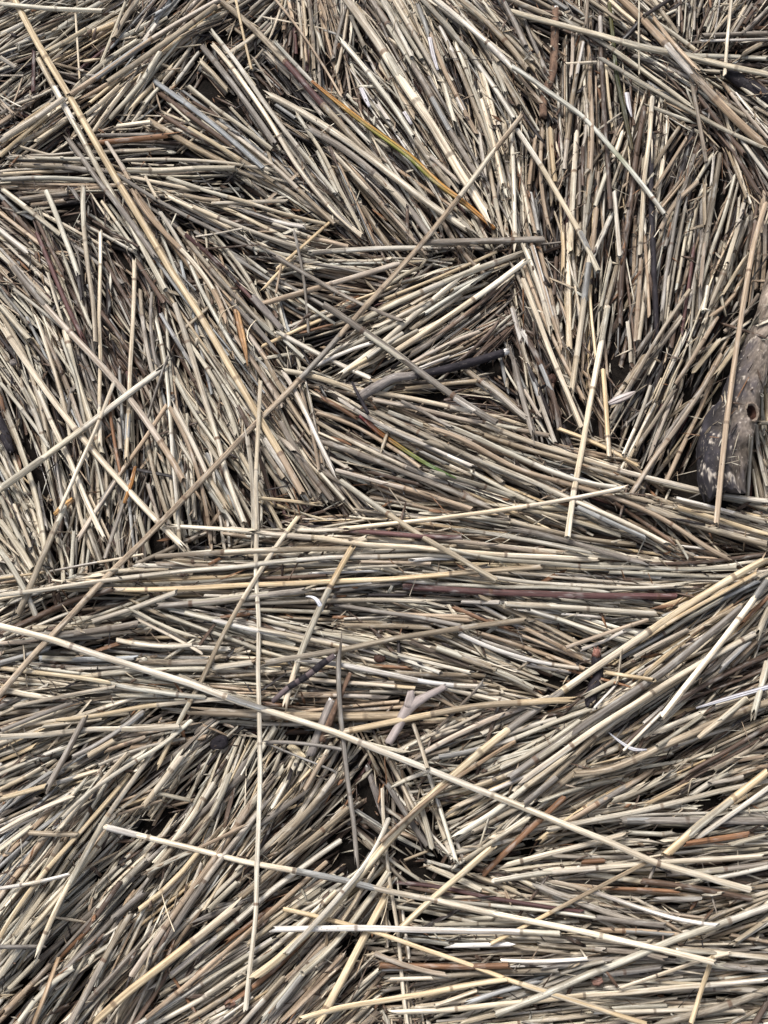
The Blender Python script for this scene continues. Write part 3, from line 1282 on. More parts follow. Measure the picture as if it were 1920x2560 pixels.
532 112 640 255 717 366 829 525 906 590|15p3
1169 2506 1280 2472 1349 2452|15s3
89 964 185 1180 228 1280 255 1338|16p4
540 305 640 374 771 505 837 559|14m2
1157 1064 1219 1087 1280 1115 1446 1157 1600 1215|15m2
420 444 505 475 640 509 771 556 814 559|12k3
424 2441 521 2364 640 2261 736 2182 852 2101|18k3
1824 1396 1743 1353 1623 1280 1473 1226 1357 1192 1280 1163 1242 1145 1153 1099 1080 1072|16t3
682 833 640 729 575 640 536 590|14k2
1685 1246 1814 1280 1913 1307|15k3
1697 498 1672 640 1654 783|15g3
366 2545 498 2433 640 2315 717 2240 817 2155|16t3
463 586 527 640 653 773|13u2
1207 2186 1280 2126 1330 2059 1411 1993|19o4
1122 1373 1280 1400 1434 1415 1623 1419 1839 1419|15k3
336 482 393 559 463 640 540 733 563 806|15t3
525 73 583 158 640 228 690 293 771 409 841 486|15k3
478 1801 386 1870 316 1920 231 1978 154 2047|13k4
1288 1854 1165 1920 1041 2032 952 2105|14t4"""
STEMS = []
for ln in TRACE.strip().split('\n'):
    a, b = ln.split('|')
    v = np.array([float(x) for x in a.split()]).reshape(-1, 2)
    i = 0
    while b[i].isdigit():
        i += 1
    L = float(np.linalg.norm(np.diff(v, axis=0), axis=1).sum())
    STEMS.append(dict(px=v, w=float(b[:i]) * (.96 if len(b) > i + 2 else .81), c=b[i], layer=int(b[i + 1]), key=b[i + 2:], len=L))
for st in STEMS:
    st['score'] = st['len'] * st['w'] * {1: .35, 2: .65, 3: 1, 4: 1.25, 5: 1.5}[st['layer']]
order = sorted(range(len(STEMS)), key=lambda i: -STEMS[i]['score'])
for rank, i in enumerate(order):
    STEMS[i]['single'] = rank < 300

# lie of the stems: direction and tone sampled from the traced ones
fp, fa, fc = [], [], []
for st in STEMS:
    if st['layer'] > 3 and not (st['layer'] == 4 and not st['key']):
        continue
    if st['layer'] > 3:
        continue
    q = smooth_path(st['px'], 45)
    w = unproject(q, np.full(len(q), .035))
    d = np.gradient(w, axis=0)
    fp.append(w[:, :2]); fa.append(np.arctan2(d[:, 1], d[:, 0])); fc += [st['c']] * len(q)
fp = np.concatenate(fp); fa = np.concatenate(fa); fc = np.array(fc)
FG = 0.012
fxs = np.arange(GX0, GX1, FG); fys = np.arange(GY0, GY1, FG)
FX, FY = np.meshgrid(fxs, fys)
FI = np.zeros(FX.shape, int)
for j in range(FX.shape[0]):
    d2 = (FX[j][:, None] - fp[None, :, 0]) ** 2 + (FY[j][:, None] - fp[None, :, 1]) ** 2
    FI[j] = d2.argmin(1)

def field(x, y):
    j = min(max(int((y - GY0) / FG), 0), FX.shape[0] - 1)
    i = min(max(int((x - GX0) / FG), 0), FX.shape[1] - 1)
    k = FI[j, i]
    return fa[k], fc[k]

def adiff(a, b):
    return abs((a - b + math.pi / 2) % math.pi - math.pi / 2)

# hollows between the bundles where the dark ground shows
POCKETS = [(700, 215, 45), (560, 225, 60), (440, 370, 50), (190, 520, 60), (463, 567, 35), (1808, 440, 45), (1530, 870, 50),
           (1410, 1030, 40), (1704, 1172, 55), (1085, 1000, 65), (25, 1085, 35), (125, 755, 35), (390, 1350, 50), (230, 1390, 30),
           (740, 1840, 50), (850, 2140, 60), (870, 2360, 50), (1030, 2165, 60), (1340, 2115, 40), (1610, 1955, 40), (1790, 2000, 60),
           (60, 2460, 50), (350, 2065, 40), (920, 1960, 60), (1380, 1700, 45), (1660, 2100, 40), (1500, 60, 30), (260, 1600, 25),
           (1740, 960, 45), (1850, 95, 35), (1370, 60, 35), (1560, 640, 35), (300, 160, 25), (640, 180, 30), (1440, 1700, 40)]
PK = [(unproject([[x, y]], [0.03])[0][:2], r / FPX * DIST) for x, y, r in POCKETS]
LOGLINE = unproject([[1985, 600], [1950, 720], [1880, 920], [1838, 1038], [1802, 1130], [1805, 1225]], np.full(6, .03))[:, :2]

SPARSE = [(unproject([[x, y]], [0.03])[0][:2], r / FPX * DIST) for x, y, r in
          ((1480, 420, 260), (1560, 800, 300), (240, 900, 260), (330, 1180, 200), (900, 2000, 160), (1800, 300, 150), (820, 300, 200))]

# ------------------------------------------------------------------ the mass of stems underneath (past counting)
MASS = Soup()

def in_view(x, y, m=130):
    qx, qy, qz = x - CAM[0], y - CAM[1], .03 - CAM[2]
    dep = qy * FWD[1] + qz * FWD[2]
    u = 960 + FPX * qx / dep
    v = 1280 - FPX * (qy * UPV[1] + qz * UPV[2]) / dep
    return -m < u < 1920 + m and -m < v < 2560 + m

# the masks on a coarse grid, for speed
MG = .004
MX, MY = int((GX1 - GX0) / MG) + 1, int((GY1 - GY0) / MG) + 1
mxx, myy = np.meshgrid(GX0 + MG * (np.arange(MX) + .5), GY0 + MG * (np.arange(MY) + .5))
M_POCKET = np.zeros((MY, MX)); M_SPARSE = np.zeros((MY, MX)); M_ONLOG = np.full((MY, MX), 9.0)
for c, r in PK:
    d = np.hypot(mxx - c[0], myy - c[1]) / r
    M_POCKET = np.maximum(M_POCKET, np.where(d < 1.3, 1.3 - d, 0))
for c, r in SPARSE:
    M_SPARSE = np.maximum(M_SPARSE, 1.15 - np.hypot(mxx - c[0], myy - c[1]) / r)
for a, b in zip(LOGLINE[:-1], LOGLINE[1:]):
    d = b - a
    t = np.clip(((mxx - a[0]) * d[0] + (myy - a[1]) * d[1]) / (d @ d), 0, 1)
    M_ONLOG = np.minimum(M_ONLOG, np.hypot(mxx - a[0] - t * d[0], myy - a[1] - t * d[1]))

def look(G, x, y):
    return G[min(max(int((y - GY0) / MG), 0), MY - 1), min(max(int((x - GX0) / MG), 0), MX - 1)]

def pocket(x, y):
    return look(M_POCKET, x, y)

def sparse(x, y):
    return look(M_SPARSE, x, y)

def on_log(x, y):
    return look(M_ONLOG, x, y) < .024

LOWY = float(unproject([[960, 1250]], [.03])[0][1])
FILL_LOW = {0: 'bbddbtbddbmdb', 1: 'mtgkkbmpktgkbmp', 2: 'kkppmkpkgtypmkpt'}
FILL_W = {0: 'bdddddbbdbddb', 1: 'mbgdkbmdbtgdbdd', 2: 'kkppmkmkgtbpskg'}  # in both palettes the buried tiers lean dark: wet stems plus painted gap shade

def fill(count, tier, q, view_only, avoid, low=None):
    made = 0
    tries = 0
    while made < count and tries < count * 16:
        tries += 1
        x = rng.uniform(GX0 + .1, GX1 - .1); y = rng.uniform(GY0 + .1, GY1 - .1)
        vis = in_view(x, y)
        if vis != view_only:
            continue
        lower = y < LOWY + rng.normal(0, .05)
        if low is not None and lower != low:
            continue
        if on_log(x, y):
            continue
        pk = pocket(x, y)
        if pk > 0 and rng.random() < avoid * min(1, pk * 1.6):
            continue
        if tier > 0 and rng.random() < min(.75, sparse(x, y) * (.5 if tier == 1 else 1.0)):
            continue
        a0, code = field(x, y)
        a = a0 + rng.normal(0, math.radians(3.6 if rng.random() > .07 else 20))
        Lmax = rng.uniform(.04, .13) if rng.random() < .4 else rng.uniform(.12, .3)
        dx, dy = math.cos(a), math.sin(a)
        ext = []
        for sg in (1, -1):
            e = 0.0
            while e < Lmax / 2:
                e += .012
                xx, yy = x + sg * dx * e, y + sg * dy * e
                if adiff(field(xx, yy)[0], a) > .42 or (pocket(xx, yy) > .45 and rng.random() < avoid) or on_log(xx, yy):
                    break
            ext.append(e)
        Ln = ext[0] + ext[1]
        if Ln < .02:
            continue
        made += 1
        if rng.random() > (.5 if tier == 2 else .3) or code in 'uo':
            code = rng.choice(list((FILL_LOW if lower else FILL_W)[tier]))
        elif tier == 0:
            code = rng.choice(list('bdub'))  # deepest stems stay brown to black, gap shade put into their colour
        r = float(np.clip(rng.normal(.0015 if tier else .0021, .0005), .0006, .0036))
        n = max(4, int(Ln / .006))
        t = np.linspace(-ext[1], ext[0], n)
        bow = rng.normal(0, .006) * (t / .1) ** 2 * .1
        xy = np.stack([x + dx * t - dy * bow, y + dy * t + dx * bow], 1)
        z = rest(xy, r, q, 2)
        fine = lin(np.column_stack([xy, z]), GR * 1.2)
        stamp(fine[:, :2], fine[:, 2], r)
        P0 = np.column_stack([xy, z])
        k = 7 if vis else 5
        u = rng.random()
        if u < .26 and tier > 0:
            shard(P0, r * rng.uniform(.5, 1.2), stem_colour(code, rng))
            continue
        nodes, cols = stem_plan(Ln, r, code, rng)
        if not vis:
            nodes, cols = nodes[:1], cols[:2] if nodes else cols[:1]
            nodes = nodes[:len(cols) - 1]
        S, R, Cc = stations(Ln, r, nodes, cols, .03 if vis else .1, WEATHER[code] * rng.uniform(.4, 1.5), rng, rng.uniform(-.1, .15))
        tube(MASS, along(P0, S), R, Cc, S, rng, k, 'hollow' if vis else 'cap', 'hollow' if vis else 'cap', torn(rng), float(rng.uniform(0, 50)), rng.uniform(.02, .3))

def shard(P0, w, c, soup=None, curl=None):
    """split piece of stem or sheath: a curved thin strip with thickness"""
    soup = soup or MASS
    n = max(3, min(7, int(np.linalg.norm(P0[-1] - P0[0]) / .015) + 2))
    ii = np.linspace(0, len(P0) - 1, n)
    P = np.stack([np.interp(ii, np.arange(len(P0)), P0[:, c_]) for c_ in range(3)], 1)
    T, S, U = frames(P)
    h = rng.uniform(-.2, .9) * w if curl is None else curl * w
    tilt = rng.normal(0, .5)
    S2 = S * math.cos(tilt) + U * math.sin(tilt); U2 = U * math.cos(tilt) - S * math.sin(tilt)
    prof = [(-1, 0), (-.55, .75), (0, 1), (.55, .75), (1, 0), (.5, .55), (0, .78), (-.5, .55)]
    ends = np.ones(n); ends[0] = rng.uniform(.1, .9); ends[-1] = rng.uniform(.1, .9)
    k = len(prof)
    V = np.zeros((n, k, 3))
    for i, (a, b) in enumerate(prof):
        th = .0004 if i >= 5 else 0
        V[:, i] = P + S2 * (a * w * ends)[:, None] + U2 * ((b * h * ends) - th)[:, None]
    V[0] += (rng.normal(0, .6, k) * w)[:, None] * T[0]
    V[-1] += (rng.normal(0, .6, k) * w)[:, None] * T[-1]
    sd_ = float(rng.uniform(0, 50))
    s = np.linspace(0, .02 * n, n)
    L = np.stack([np.broadcast_to(s[:, None], (n, k)) + sd_, np.broadcast_to(np.array([p[0] for p in prof]) * w, (n, k)) + sd_, np.zeros((n, k)) + sd_], -1)
    C = np.tile([*c, .4], (n * k, 1))
    g = list(range(k))
    soup.add(V.reshape(-1, 3), C, L.reshape(-1, 3), ring_quads(n, k)[:, ::-1], [g, [(n - 1) * k + i for i in g[::-1]]])

# laying traced stems
PPM = FPX / DIST

def fair(v, step):
    """stiff stem through the traced points: a low-order curve, not every wobble"""
    if len(v) == 2:
        return smooth_path(v, step)
    d = np.concatenate([[0], np.cumsum(np.linalg.norm(np.diff(v, axis=0), axis=1))])
    n = max(3, int(d[-1] / step))
    u = np.linspace(0, d[-1], n)
    deg = 2 if len(v) <= 4 else 3 if len(v) <= 6 else 5
    w = np.ones(len(v)); w[0] = w[-1] = 2
    A = np.vander(d / d[-1] * 2 - 1, deg + 1); B = np.vander(u / d[-1] * 2 - 1, deg + 1)
    out = np.stack([B @ np.linalg.lstsq(A * w[:, None], v[:, i] * w, rcond=None)[0] for i in range(2)], 1)
    if len(v) == 3:
        lin = v[0] + (v[-1] - v[0]) * np.linspace(0, 1, n)[:, None]
        out = lin + (out - lin) * .8
    return out

def lay_traced(st, q, deg):
    px = fair(st['px'], 9)
    nk = max(2, int(st['len'] / 130) + 1)
    amp = min(3.0, .012 * st['len'] / nk + .6)
    tg = np.gradient(px, axis=0); tg /= np.linalg.norm(tg, axis=1, keepdims=True) + 1e-9
    wob = np.interp(np.linspace(0, 1, len(px)), np.linspace(0, 1, nk + 1), np.concatenate([[0], rng.normal(0, amp, nk - 1), [0]]))
    px = px + np.stack([-tg[:, 1], tg[:, 0]], 1) * wob[:, None]
    z = np.full(len(px), .05)
    for it in range(3):
        w = unproject(px, z)
        dep = project(w)[1]
        r = st['w'] / FPX * float(dep.mean()) / 2
        z = rest(w[:, :2], r, q, deg)
    w = unproject(px, z)
    fine = smooth_path(w[::3] if len(w) > 9 else w, GR * 1.2)
    stamp(fine[:, :2], fine[:, 2], r)
    return w, r

def join_stem(st, w, r):
    Ln = float(np.linalg.norm(np.diff(w, axis=0), axis=1).sum())
    nodes, cols = stem_plan(Ln, r, st['c'], rng)
    S, R, Cc = stations(Ln, r, nodes, cols, .02, WEATHER[st['c']] * rng.uniform(.5, 1.4), rng)
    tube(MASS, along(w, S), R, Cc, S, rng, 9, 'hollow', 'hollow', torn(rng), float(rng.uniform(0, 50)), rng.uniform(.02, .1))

def single_stem(st, w, r):
    """one stem as a thing: the lengths between the joints, the joints and the leaf sheaths are its parts"""
    Ln = float(np.linalg.norm(np.diff(w, axis=0), axis=1).sum())
    org = w[0].copy()
    e = bpy.data.objects.new('reed_stem', None)
    e.empty_display_size = .01
    COL.objects.link(e)
    e.location = org
    gap = rng.uniform(.085, .17)
    nodes, cols = stem_plan(Ln, r, st['c'], rng, gap, None, {4: 1.08, 5: 1.18}.get(st['layer'], 1.0) if st['c'] in 'pkyt' else 1.0)
    if st['key'] == 'purplemid':
        nodes = [Ln * .43, Ln * .68]; cols = [PAL['m'] * .8, PAL['u'] * .75, PAL['m'] * .85]
    if st['key'] == 'longtan':
        cols = [PAL['y'] * .8 if i < len(cols) * .8 else PAL['k'] * .85 for i in range(len(cols))]
        cols[-1] = PAL['t'] * .85
    if st['key'] == 'longdiag':
        cols = [(PAL['m'] * .4 + PAL['t'] * .6) * .98 * float(np.exp(rng.normal(0, .05))) for _ in cols]
    if st['key'] == 'levelwhite':
        cols = [PAL['w'] * .9 if i < len(cols) * .4 else PAL['k'] * .85 for i in range(len(cols))]
    wea = WEATHER[st['c']] * rng.uniform(.4, 1.3)
    seed = float(rng.uniform(0, 50)); ov = rng.uniform(.02, .09); jag = torn(rng) * .8
    edges = [0.0] + list(nodes) + [Ln]
    taper = rng.uniform(-.06, .10)
    allS = np.linspace(0, Ln, max(8, int(Ln / .006)))
    pathP = along(w, allS)
    def at(S):
        return np.stack([np.interp(S, allS, pathP[:, i]) for i in range(3)], 1)
    rad = lambda S: r * (1 - taper * (S / Ln - .5))
    k = 12
    for i in range(len(edges) - 1):
        a, b = edges[i], edges[i + 1]
        S = np.linspace(a, b, max(3, int((b - a) / .009) + 1))
        u = (S - a) / (b - a)
        R = rad(S) * (1 - .035 * np.sin(math.pi * u))
        Cc = np.tile([*cols[i], wea], (len(S), 1))
        if st['key'] == 'greennode' and i == 1:
            m_ = np.clip(1 - abs(S - (a + b) / 2) / ((b - a) * .22), 0, 1)[:, None] * .5; Cc[:, :3] = Cc[:, :3] * (1 - m_) + np.array([.16, .18, .05]) * m_
        s = Soup()
        tube(s, at(S) - org, R, Cc, S, rng, k, 'hollow' if i == 0 else 'open', 'hollow' if i == len(edges) - 2 else 'open', jag, seed, ov)
        part = link('internode', s.mesh('internode', REED), e)
        if i > 0:
            nc = NODECOL * ALB * rng.uniform(.6, 1.3); fz = rng.uniform(.2, .85); nc = nc * (1 - fz) + cols[i] * .8 * fz
            Sn = a + np.array([-.75, -.5, -.1, .3, .62]) * r
            Sn2 = np.clip(Sn, 0, Ln)
            Rn = rad(Sn2) * np.array([1.0, 1.06, 1.09, 1.06, 1.0])
            Cn = np.array([[*(cols[i - 1] * .6 + nc * .3), .2], [*nc, .2], [*(nc * .8), .2], [*nc, .2], [*(cols[i] * .85), .2]])
            s = Soup()
            tube(s, at(Sn2) - org, Rn, Cn, Sn2, rng, k, 'open', 'open', 0, seed, ov)
            link('node', s.mesh('node', REED), e)
        # papery leaf sheath still clasping part of this length
        if rng.random() < .22 and b - a > .035 and st['c'] not in 'duo' and st['key'] not in ('longtan', 'purplemid'):
            f = rng.uniform(.3, .75)
            Ss = np.linspace(a + .8 * r, a + (b - a) * f, max(3, int((b - a) * f / .009)))
            sc = PAL[rng.choice(list('wkpgs'))] * ALB * .9
            s = Soup()
            tube(s, at(Ss) - org, rad(Ss) * 1.055, np.tile([*sc, .5], (len(Ss), 1)), Ss, rng, k, 'open', 'hollow', .9, seed + 3, ov)
            link('leaf_sheath', s.mesh('leaf_sheath', REED), part)
    st['obj'] = e
    e['category'] = 'reed stem'
    e['group'] = 'dry reed stems lying on the pile'

def lay_layer(n, q, deg):
    for st in [s for s in STEMS if s['layer'] == n]:
        w, r = lay_traced(st, q, deg)
        (single_stem if st['single'] else join_stem)(st, w, r)

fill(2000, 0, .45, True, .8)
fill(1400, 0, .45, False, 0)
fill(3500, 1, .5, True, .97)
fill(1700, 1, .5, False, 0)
H += .005
lay_layer(1, .55, 2)
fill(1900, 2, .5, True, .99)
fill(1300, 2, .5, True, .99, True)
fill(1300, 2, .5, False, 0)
# ------------------------------------------------------------------ wood, leaves and other finds on the pile
def grain(nr, k, amp, sm=1):
    g = rng.normal(0, 1, (nr, k))
    for _ in range(sm):
        g = (g + np.roll(g, 1, 1) + np.roll(g, -1, 1)) / 3
        g[1:-1] = (g[:-2] + g[1:-1] + g[2:]) / 3
    return 1 + amp * g

def thing(name, label, cat, loc, group=None):
    e = bpy.data.objects.new(name, None)
    e.empty_display_size = .01
    COL.objects.link(e)
    e.location = loc
    e['label'] = label
    e['category'] = cat
    if group:
        e['group'] = group
    return e

def wood_mesh(P, R, mat, name, k, amp, colour=None, org=None, ends=('cap', 'cap'), knobs=(), rag=(0, 0)):
    """knobbly swept wood; colour(s01, theta) -> rgb or None"""
    n = len(P)
    T, S, U = frames(P)
    th = np.arange(k) / k * 2 * math.pi
    G = grain(n, k, amp, 2) * (1 + .05 * np.cos(2 * th + 1))[None]
    s01 = np.linspace(0, 1, n)
    for (ks, kt, kr, kh) in knobs:
        d = ((s01[:, None] - ks) / kr) ** 2 + (np.angle(np.exp(1j * (th[None] - kt))) / .7) ** 2
        G = G + kh * np.exp(-d)
    RR = R[:, None] * G
    V = P[:, None] + RR[..., None] * (np.cos(th)[None, :, None] * S[:, None] + np.sin(th)[None, :, None] * U[:, None])
    if rag[0]:
        V[0] += (rng.normal(0, rag[0], k) * R[0])[:, None] * T[0]
    if rag[1]:
        V[-1] += (rng.normal(0, rag[1], k) * R[-1])[:, None] * T[-1]
    s = np.concatenate([[0], np.cumsum(np.linalg.norm(np.diff(P, axis=0), axis=1))])
    sd_ = float(rng.uniform(0, 30))
    L = np.stack([np.broadcast_to(s[:, None], RR.shape) + sd_, RR * np.cos(th)[None] + sd_, RR * np.sin(th)[None]], -1)
    if colour is None:
        C = np.full((n, k, 4), .2)
    else:
        C = np.ones((n, k, 4))
        C[..., :3] = colour(s01[:, None], th[None])
    sp = Soup()
    ng = []
    if ends[0] == 'cap':
        ng.append(list(range(k)))
    if ends[1] == 'cap':
        ng.append([(n - 1) * k + i for i in range(k)][::-1])
    if org is not None:
        V = V - org
    sp.add(V.reshape(-1, 3), C.reshape(-1, 4), L.reshape(-1, 3), ring_quads(n, k)[:, ::-1], ng)
    return sp.mesh(name, mat)

def wood_path(px, ws, q, deg, step=.004, sink=0.0, stampit=True, zfix=None):
    px = np.array(px, float)
    d = np.concatenate([[0], np.cumsum(np.linalg.norm(np.diff(px, axis=0), axis=1))])
    pp = smooth_path(px, 6)
    u = np.linspace(0, d[-1], len(pp))
    W = np.interp(u, d, ws)
    z = np.full(len(pp), .05)
    for _ in range(3):
        w = unproject(pp, z)
        R = W / FPX * project(w)[1] / 2
        if zfix is None:
            z = rest(w[:, :2], float(R.mean()), q, deg) - sink * R
        else:
            z = np.interp(u, d, zfix)
    w = unproject(pp, z)
    Pn = smooth_path(w[::2], step)
    Rn = np.interp(np.linspace(0, 1, len(Pn)), np.linspace(0, 1, len(R)), R)
    if stampit:
        if True:
            fine = smooth_path(w[::3], GR * 1.2)
            rf = np.interp(np.linspace(0, 1, len(fine)), np.linspace(0, 1, len(R)), R)
            for a0 in range(0, len(fine) - 2, 12):
                sl_ = slice(a0, min(a0 + 14, len(fine)))
                stamp(fine[sl_, :2], fine[sl_, 2], float(rf[sl_].mean()))
    return Pn, Rn

def stick(name, label, cat, px, ws, segs, q=.75, deg=2, amp=.06, k=18, knobs=(), sink=0.0):
    """segs: (from, to, part name, material, radius scale, ragged ends)"""
    P, R = wood_path(px, ws, q, deg, sink=sink)
    org = P[0].copy()
    e = thing(name, label, cat, org)
    n = len(P)
    for a, b, pn, mat, sc, rag in segs:
        i0, i1 = int(round(a * (n - 1))), int(round(b * (n - 1)))
        if i1 - i0 < 2:
            i0 = max(0, i1 - 2); i1 = i0 + 2
        link(pn, wood_mesh(P[i0:i1 + 1], R[i0:i1 + 1] * sc, mat, pn, k, amp, None, org, ('cap', 'cap'), [((ks - a) / (b - a), kt, kr / (b - a), kh) for ks, kt, kr, kh in knobs if a < ks < b], rag), e)
    return e, P, R

def ribbon_mesh(P, W, CL, CR, curl, name, mat, org, thick=.00035, weather=.15):
    n = len(P)
    T, S, U = frames(P)
    prof = [(-1, 0), (-.5, .8), (0, 1), (.5, .8), (1, 0), (.5, .8), (0, 1), (-.5, .8)]
    k = len(prof)
    V = np.zeros((n, k, 3)); C = np.ones((n, k, 4)); L = np.zeros((n, k, 3))
    sd_ = float(rng.uniform(0, 40))
    s = np.concatenate([[0], np.cumsum(np.linalg.norm(np.diff(P, axis=0), axis=1))])
    for i, (a, b) in enumerate(prof):
        V[:, i] = P + S * (a * W)[:, None] + U * (b * curl * W - (thick if i >= 5 else 0))[:, None] - org
        f = (a + 1) / 2
        C[:, i, :3] = CL * (1 - f) + CR * f
        L[:, i] = np.stack([s + sd_, a * W * .6 + sd_, np.full(n, sd_)], 1)
    C[..., 3] = weather
    sp = Soup()
    g = list(range(k))
    sp.add(V.reshape(-1, 3), C.reshape(-1, 4), L.reshape(-1, 3), ring_quads(n, k)[:, ::-1], [g, [(n - 1) * k + i for i in g[::-1]]])
    return sp.mesh(name, mat)

def blade(name, label, cat, px, ws, cl, cr, curl=.25, q=.8, deg=2, group=None, weather=.15):
    """flat leaf or flake: cl / cr are lists of colours along its two edges; its raised rib is a part"""
    P, R = wood_path(px, ws, q, deg, step=.004)
    P[:, 2] -= R * .45
    org = P[0].copy()
    u = np.linspace(0, 1, len(P))
    def cc(cs):
        cs = np.array(cs, float)
        t = np.linspace(0, 1, len(cs))
        return np.stack([np.interp(u, t, cs[:, i]) for i in range(3)], 1)
    CL_, CR_ = cc(cl), cc(cr)
    e = thing(name, label, cat, org, group)
    link('blade', ribbon_mesh(P, R, CL_, CR_, curl, 'blade', REED, org, weather=weather), e)
    Pm = P.copy(); Pm[:, 2] += R * curl * 1.0
    link('midrib', ribbon_mesh(Pm, R * .12 + .00015, CL_ * .8, CR_ * .8, .8, 'midrib', REED, org, .0003, weather), e)
    return e

def lump(name, label, cat, px, rx, ry, rz, mat, ang=0.0, amp=.12, q=.6):
    x, y = px
    zz = .05
    for _ in range(3):
        c = unproject([[x, y]], [zz])[0]
        zz = float(np.quantile(H[gidx(np.array([[c[0] + dx, c[1] + dy] for dx in (-rx, 0, rx) for dy in (-ry, 0, ry)]))], q)) + rz * .55
    c = unproject([[x, y]], [zz])[0]
    n, k = 9, 14
    ph = np.linspace(.08, math.pi - .08, n); th = np.arange(k) / k * 2 * math.pi
    G = grain(n, k, amp, 1)
    X = np.sin(ph)[:, None] * np.cos(th) * rx * G; Y = np.sin(ph)[:, None] * np.sin(th) * ry * G; Z = np.cos(ph)[:, None] * rz * G
    V = np.stack([X * math.cos(ang) - Y * math.sin(ang), X * math.sin(ang) + Y * math.cos(ang), Z], -1)
    sp = Soup()
    sp.add(V.reshape(-1, 3), np.full((n * k, 4), .1), V.reshape(-1, 3) + rng.uniform(0, 20), ring_quads(n, k)[:, ::-1], [list(range(k)), [(n - 1) * k + i for i in range(k)][::-1]])
    o = link(name, sp.mesh(name, mat), None, c)
    o['label'] = label; o['category'] = cat
    return o

def driftwood_log():
    px = [[1990, 590], [1952, 720], [1915, 830], [1880, 920], [1857, 980], [1838, 1038], [1818, 1075], [1806, 1120], [1803, 1172], [1808, 1214], [1814, 1238]]
    ws = [84, 82, 80, 78, 92, 104, 122, 128, 122, 114, 104]
    P, R = wood_path(px, ws, .5, 1, .0009, 0, True, [.050, .048, .046, .044, .043, .042, .041, .040, .039, .038, .036])
    org = P[0].copy()
    n, k = len(P), 96
    e = thing('driftwood_log', 'thick brown driftwood log with a round knot hole and a charred flaking end', 'log', org)
    T, S, U = frames(P)
    th = np.arange(k) / k * 2 * math.pi
    s01 = np.linspace(0, 1, n)
    def soft(cell_s, cell_t):
        g = rng.normal(0, 1, (max(3, n // cell_s), max(4, k // cell_t)))
        ii = np.linspace(0, g.shape[0] - 1.001, n); jj = (np.arange(k) / k * g.shape[1])
        i0 = ii.astype(int); j0 = jj.astype(int); fi = (ii - i0)[:, None]; fj = (jj - j0)[None]
        fi = fi * fi * (3 - 2 * fi); fj = fj * fj * (3 - 2 * fj)
        j1 = (j0 + 1) % g.shape[1]
        return (g[i0][:, j0] * (1 - fi) + g[i0 + 1][:, j0] * fi) * (1 - fj) + (g[i0][:, j1] * (1 - fi) + g[i0 + 1][:, j1] * fi) * fj
    big, mid_, fine_, tiny = soft(34, 16), soft(16, 6), soft(7, 3), soft(3, 1)
    G = 1 + .035 * big + .022 * mid_ + .012 * fine_ + .006 * tiny
    for ks, kt, kr, kh in ((.60, 1.0, .05, .16), (.80, 2.7, .05, .14), (.92, 2.2, .03, .10), (.30, .9, .08, .05), (.93, .7, .04, .08)):
        d = ((s01[:, None] - ks) / kr) ** 2 + (np.angle(np.exp(1j * (th[None] - kt))) / .6) ** 2
        G = G + kh * np.exp(-d)
    RR = R[:, None] * G
    V = P[:, None] + RR[..., None] * (np.cos(th)[None, :, None] * S[:, None] + np.sin(th)[None, :, None] * U[:, None])
    # ragged broken end, two lobes
    lob = (.003 * np.cos(2 * th + .4) + .003 * mid_[-1] + .003 * fine_[-1])[None] * np.clip((s01 - .86) / .14, 0, 1)[:, None]
    V = V + lob[..., None] * T[:, None]
    pp, _ = project(V.reshape(-1, 3)); pp = pp.reshape(n, k, 2)
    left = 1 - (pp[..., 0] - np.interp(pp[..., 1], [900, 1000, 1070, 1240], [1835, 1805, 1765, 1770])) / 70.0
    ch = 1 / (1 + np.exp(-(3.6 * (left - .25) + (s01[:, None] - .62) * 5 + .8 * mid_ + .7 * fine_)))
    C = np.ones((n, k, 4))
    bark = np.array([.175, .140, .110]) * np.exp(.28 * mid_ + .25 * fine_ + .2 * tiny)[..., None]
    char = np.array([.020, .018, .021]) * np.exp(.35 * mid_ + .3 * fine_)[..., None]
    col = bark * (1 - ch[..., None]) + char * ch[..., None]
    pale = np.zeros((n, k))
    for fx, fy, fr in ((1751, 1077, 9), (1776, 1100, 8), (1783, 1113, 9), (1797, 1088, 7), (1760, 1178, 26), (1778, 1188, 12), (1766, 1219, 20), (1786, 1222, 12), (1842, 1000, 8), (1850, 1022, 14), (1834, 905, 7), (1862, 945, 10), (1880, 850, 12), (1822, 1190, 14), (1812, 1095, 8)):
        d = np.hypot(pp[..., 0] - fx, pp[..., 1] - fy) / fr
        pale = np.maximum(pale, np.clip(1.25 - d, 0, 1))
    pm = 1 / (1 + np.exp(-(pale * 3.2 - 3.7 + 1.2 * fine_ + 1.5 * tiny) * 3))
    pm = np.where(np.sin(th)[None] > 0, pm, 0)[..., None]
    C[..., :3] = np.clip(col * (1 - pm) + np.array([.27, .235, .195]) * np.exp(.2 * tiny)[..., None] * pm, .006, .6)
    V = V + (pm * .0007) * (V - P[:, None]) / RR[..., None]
    # knot hole: opened in the bark, with a collar and a hollow
    kc = unproject([[1879, 1031]], [.058])[0]
    j = np.unravel_index(np.argmin(np.hypot(pp[..., 0] - 1879, pp[..., 1] - 1031) + np.where(np.sin(th)[None] > 0, 0, 1e4)), (n, k))
    kc = V[j]
    nrm = (kc - P[j[0]]); nrm /= np.linalg.norm(nrm)
    nrm = nrm * .75 + np.array([0, 0, .45]); nrm /= np.linalg.norm(nrm)
    a1 = np.cross(nrm, [0, 1, 0]); a1 /= np.linalg.norm(a1); a2 = np.cross(nrm, a1)
    Q = ring_quads(n, k)[:, ::-1]
    cen = V.reshape(-1, 3)[Q].mean(1) - kc
    keep = ~((np.hypot(cen @ a1, cen @ a2 / 1.25) < .0070) & (cen @ nrm > -.012))
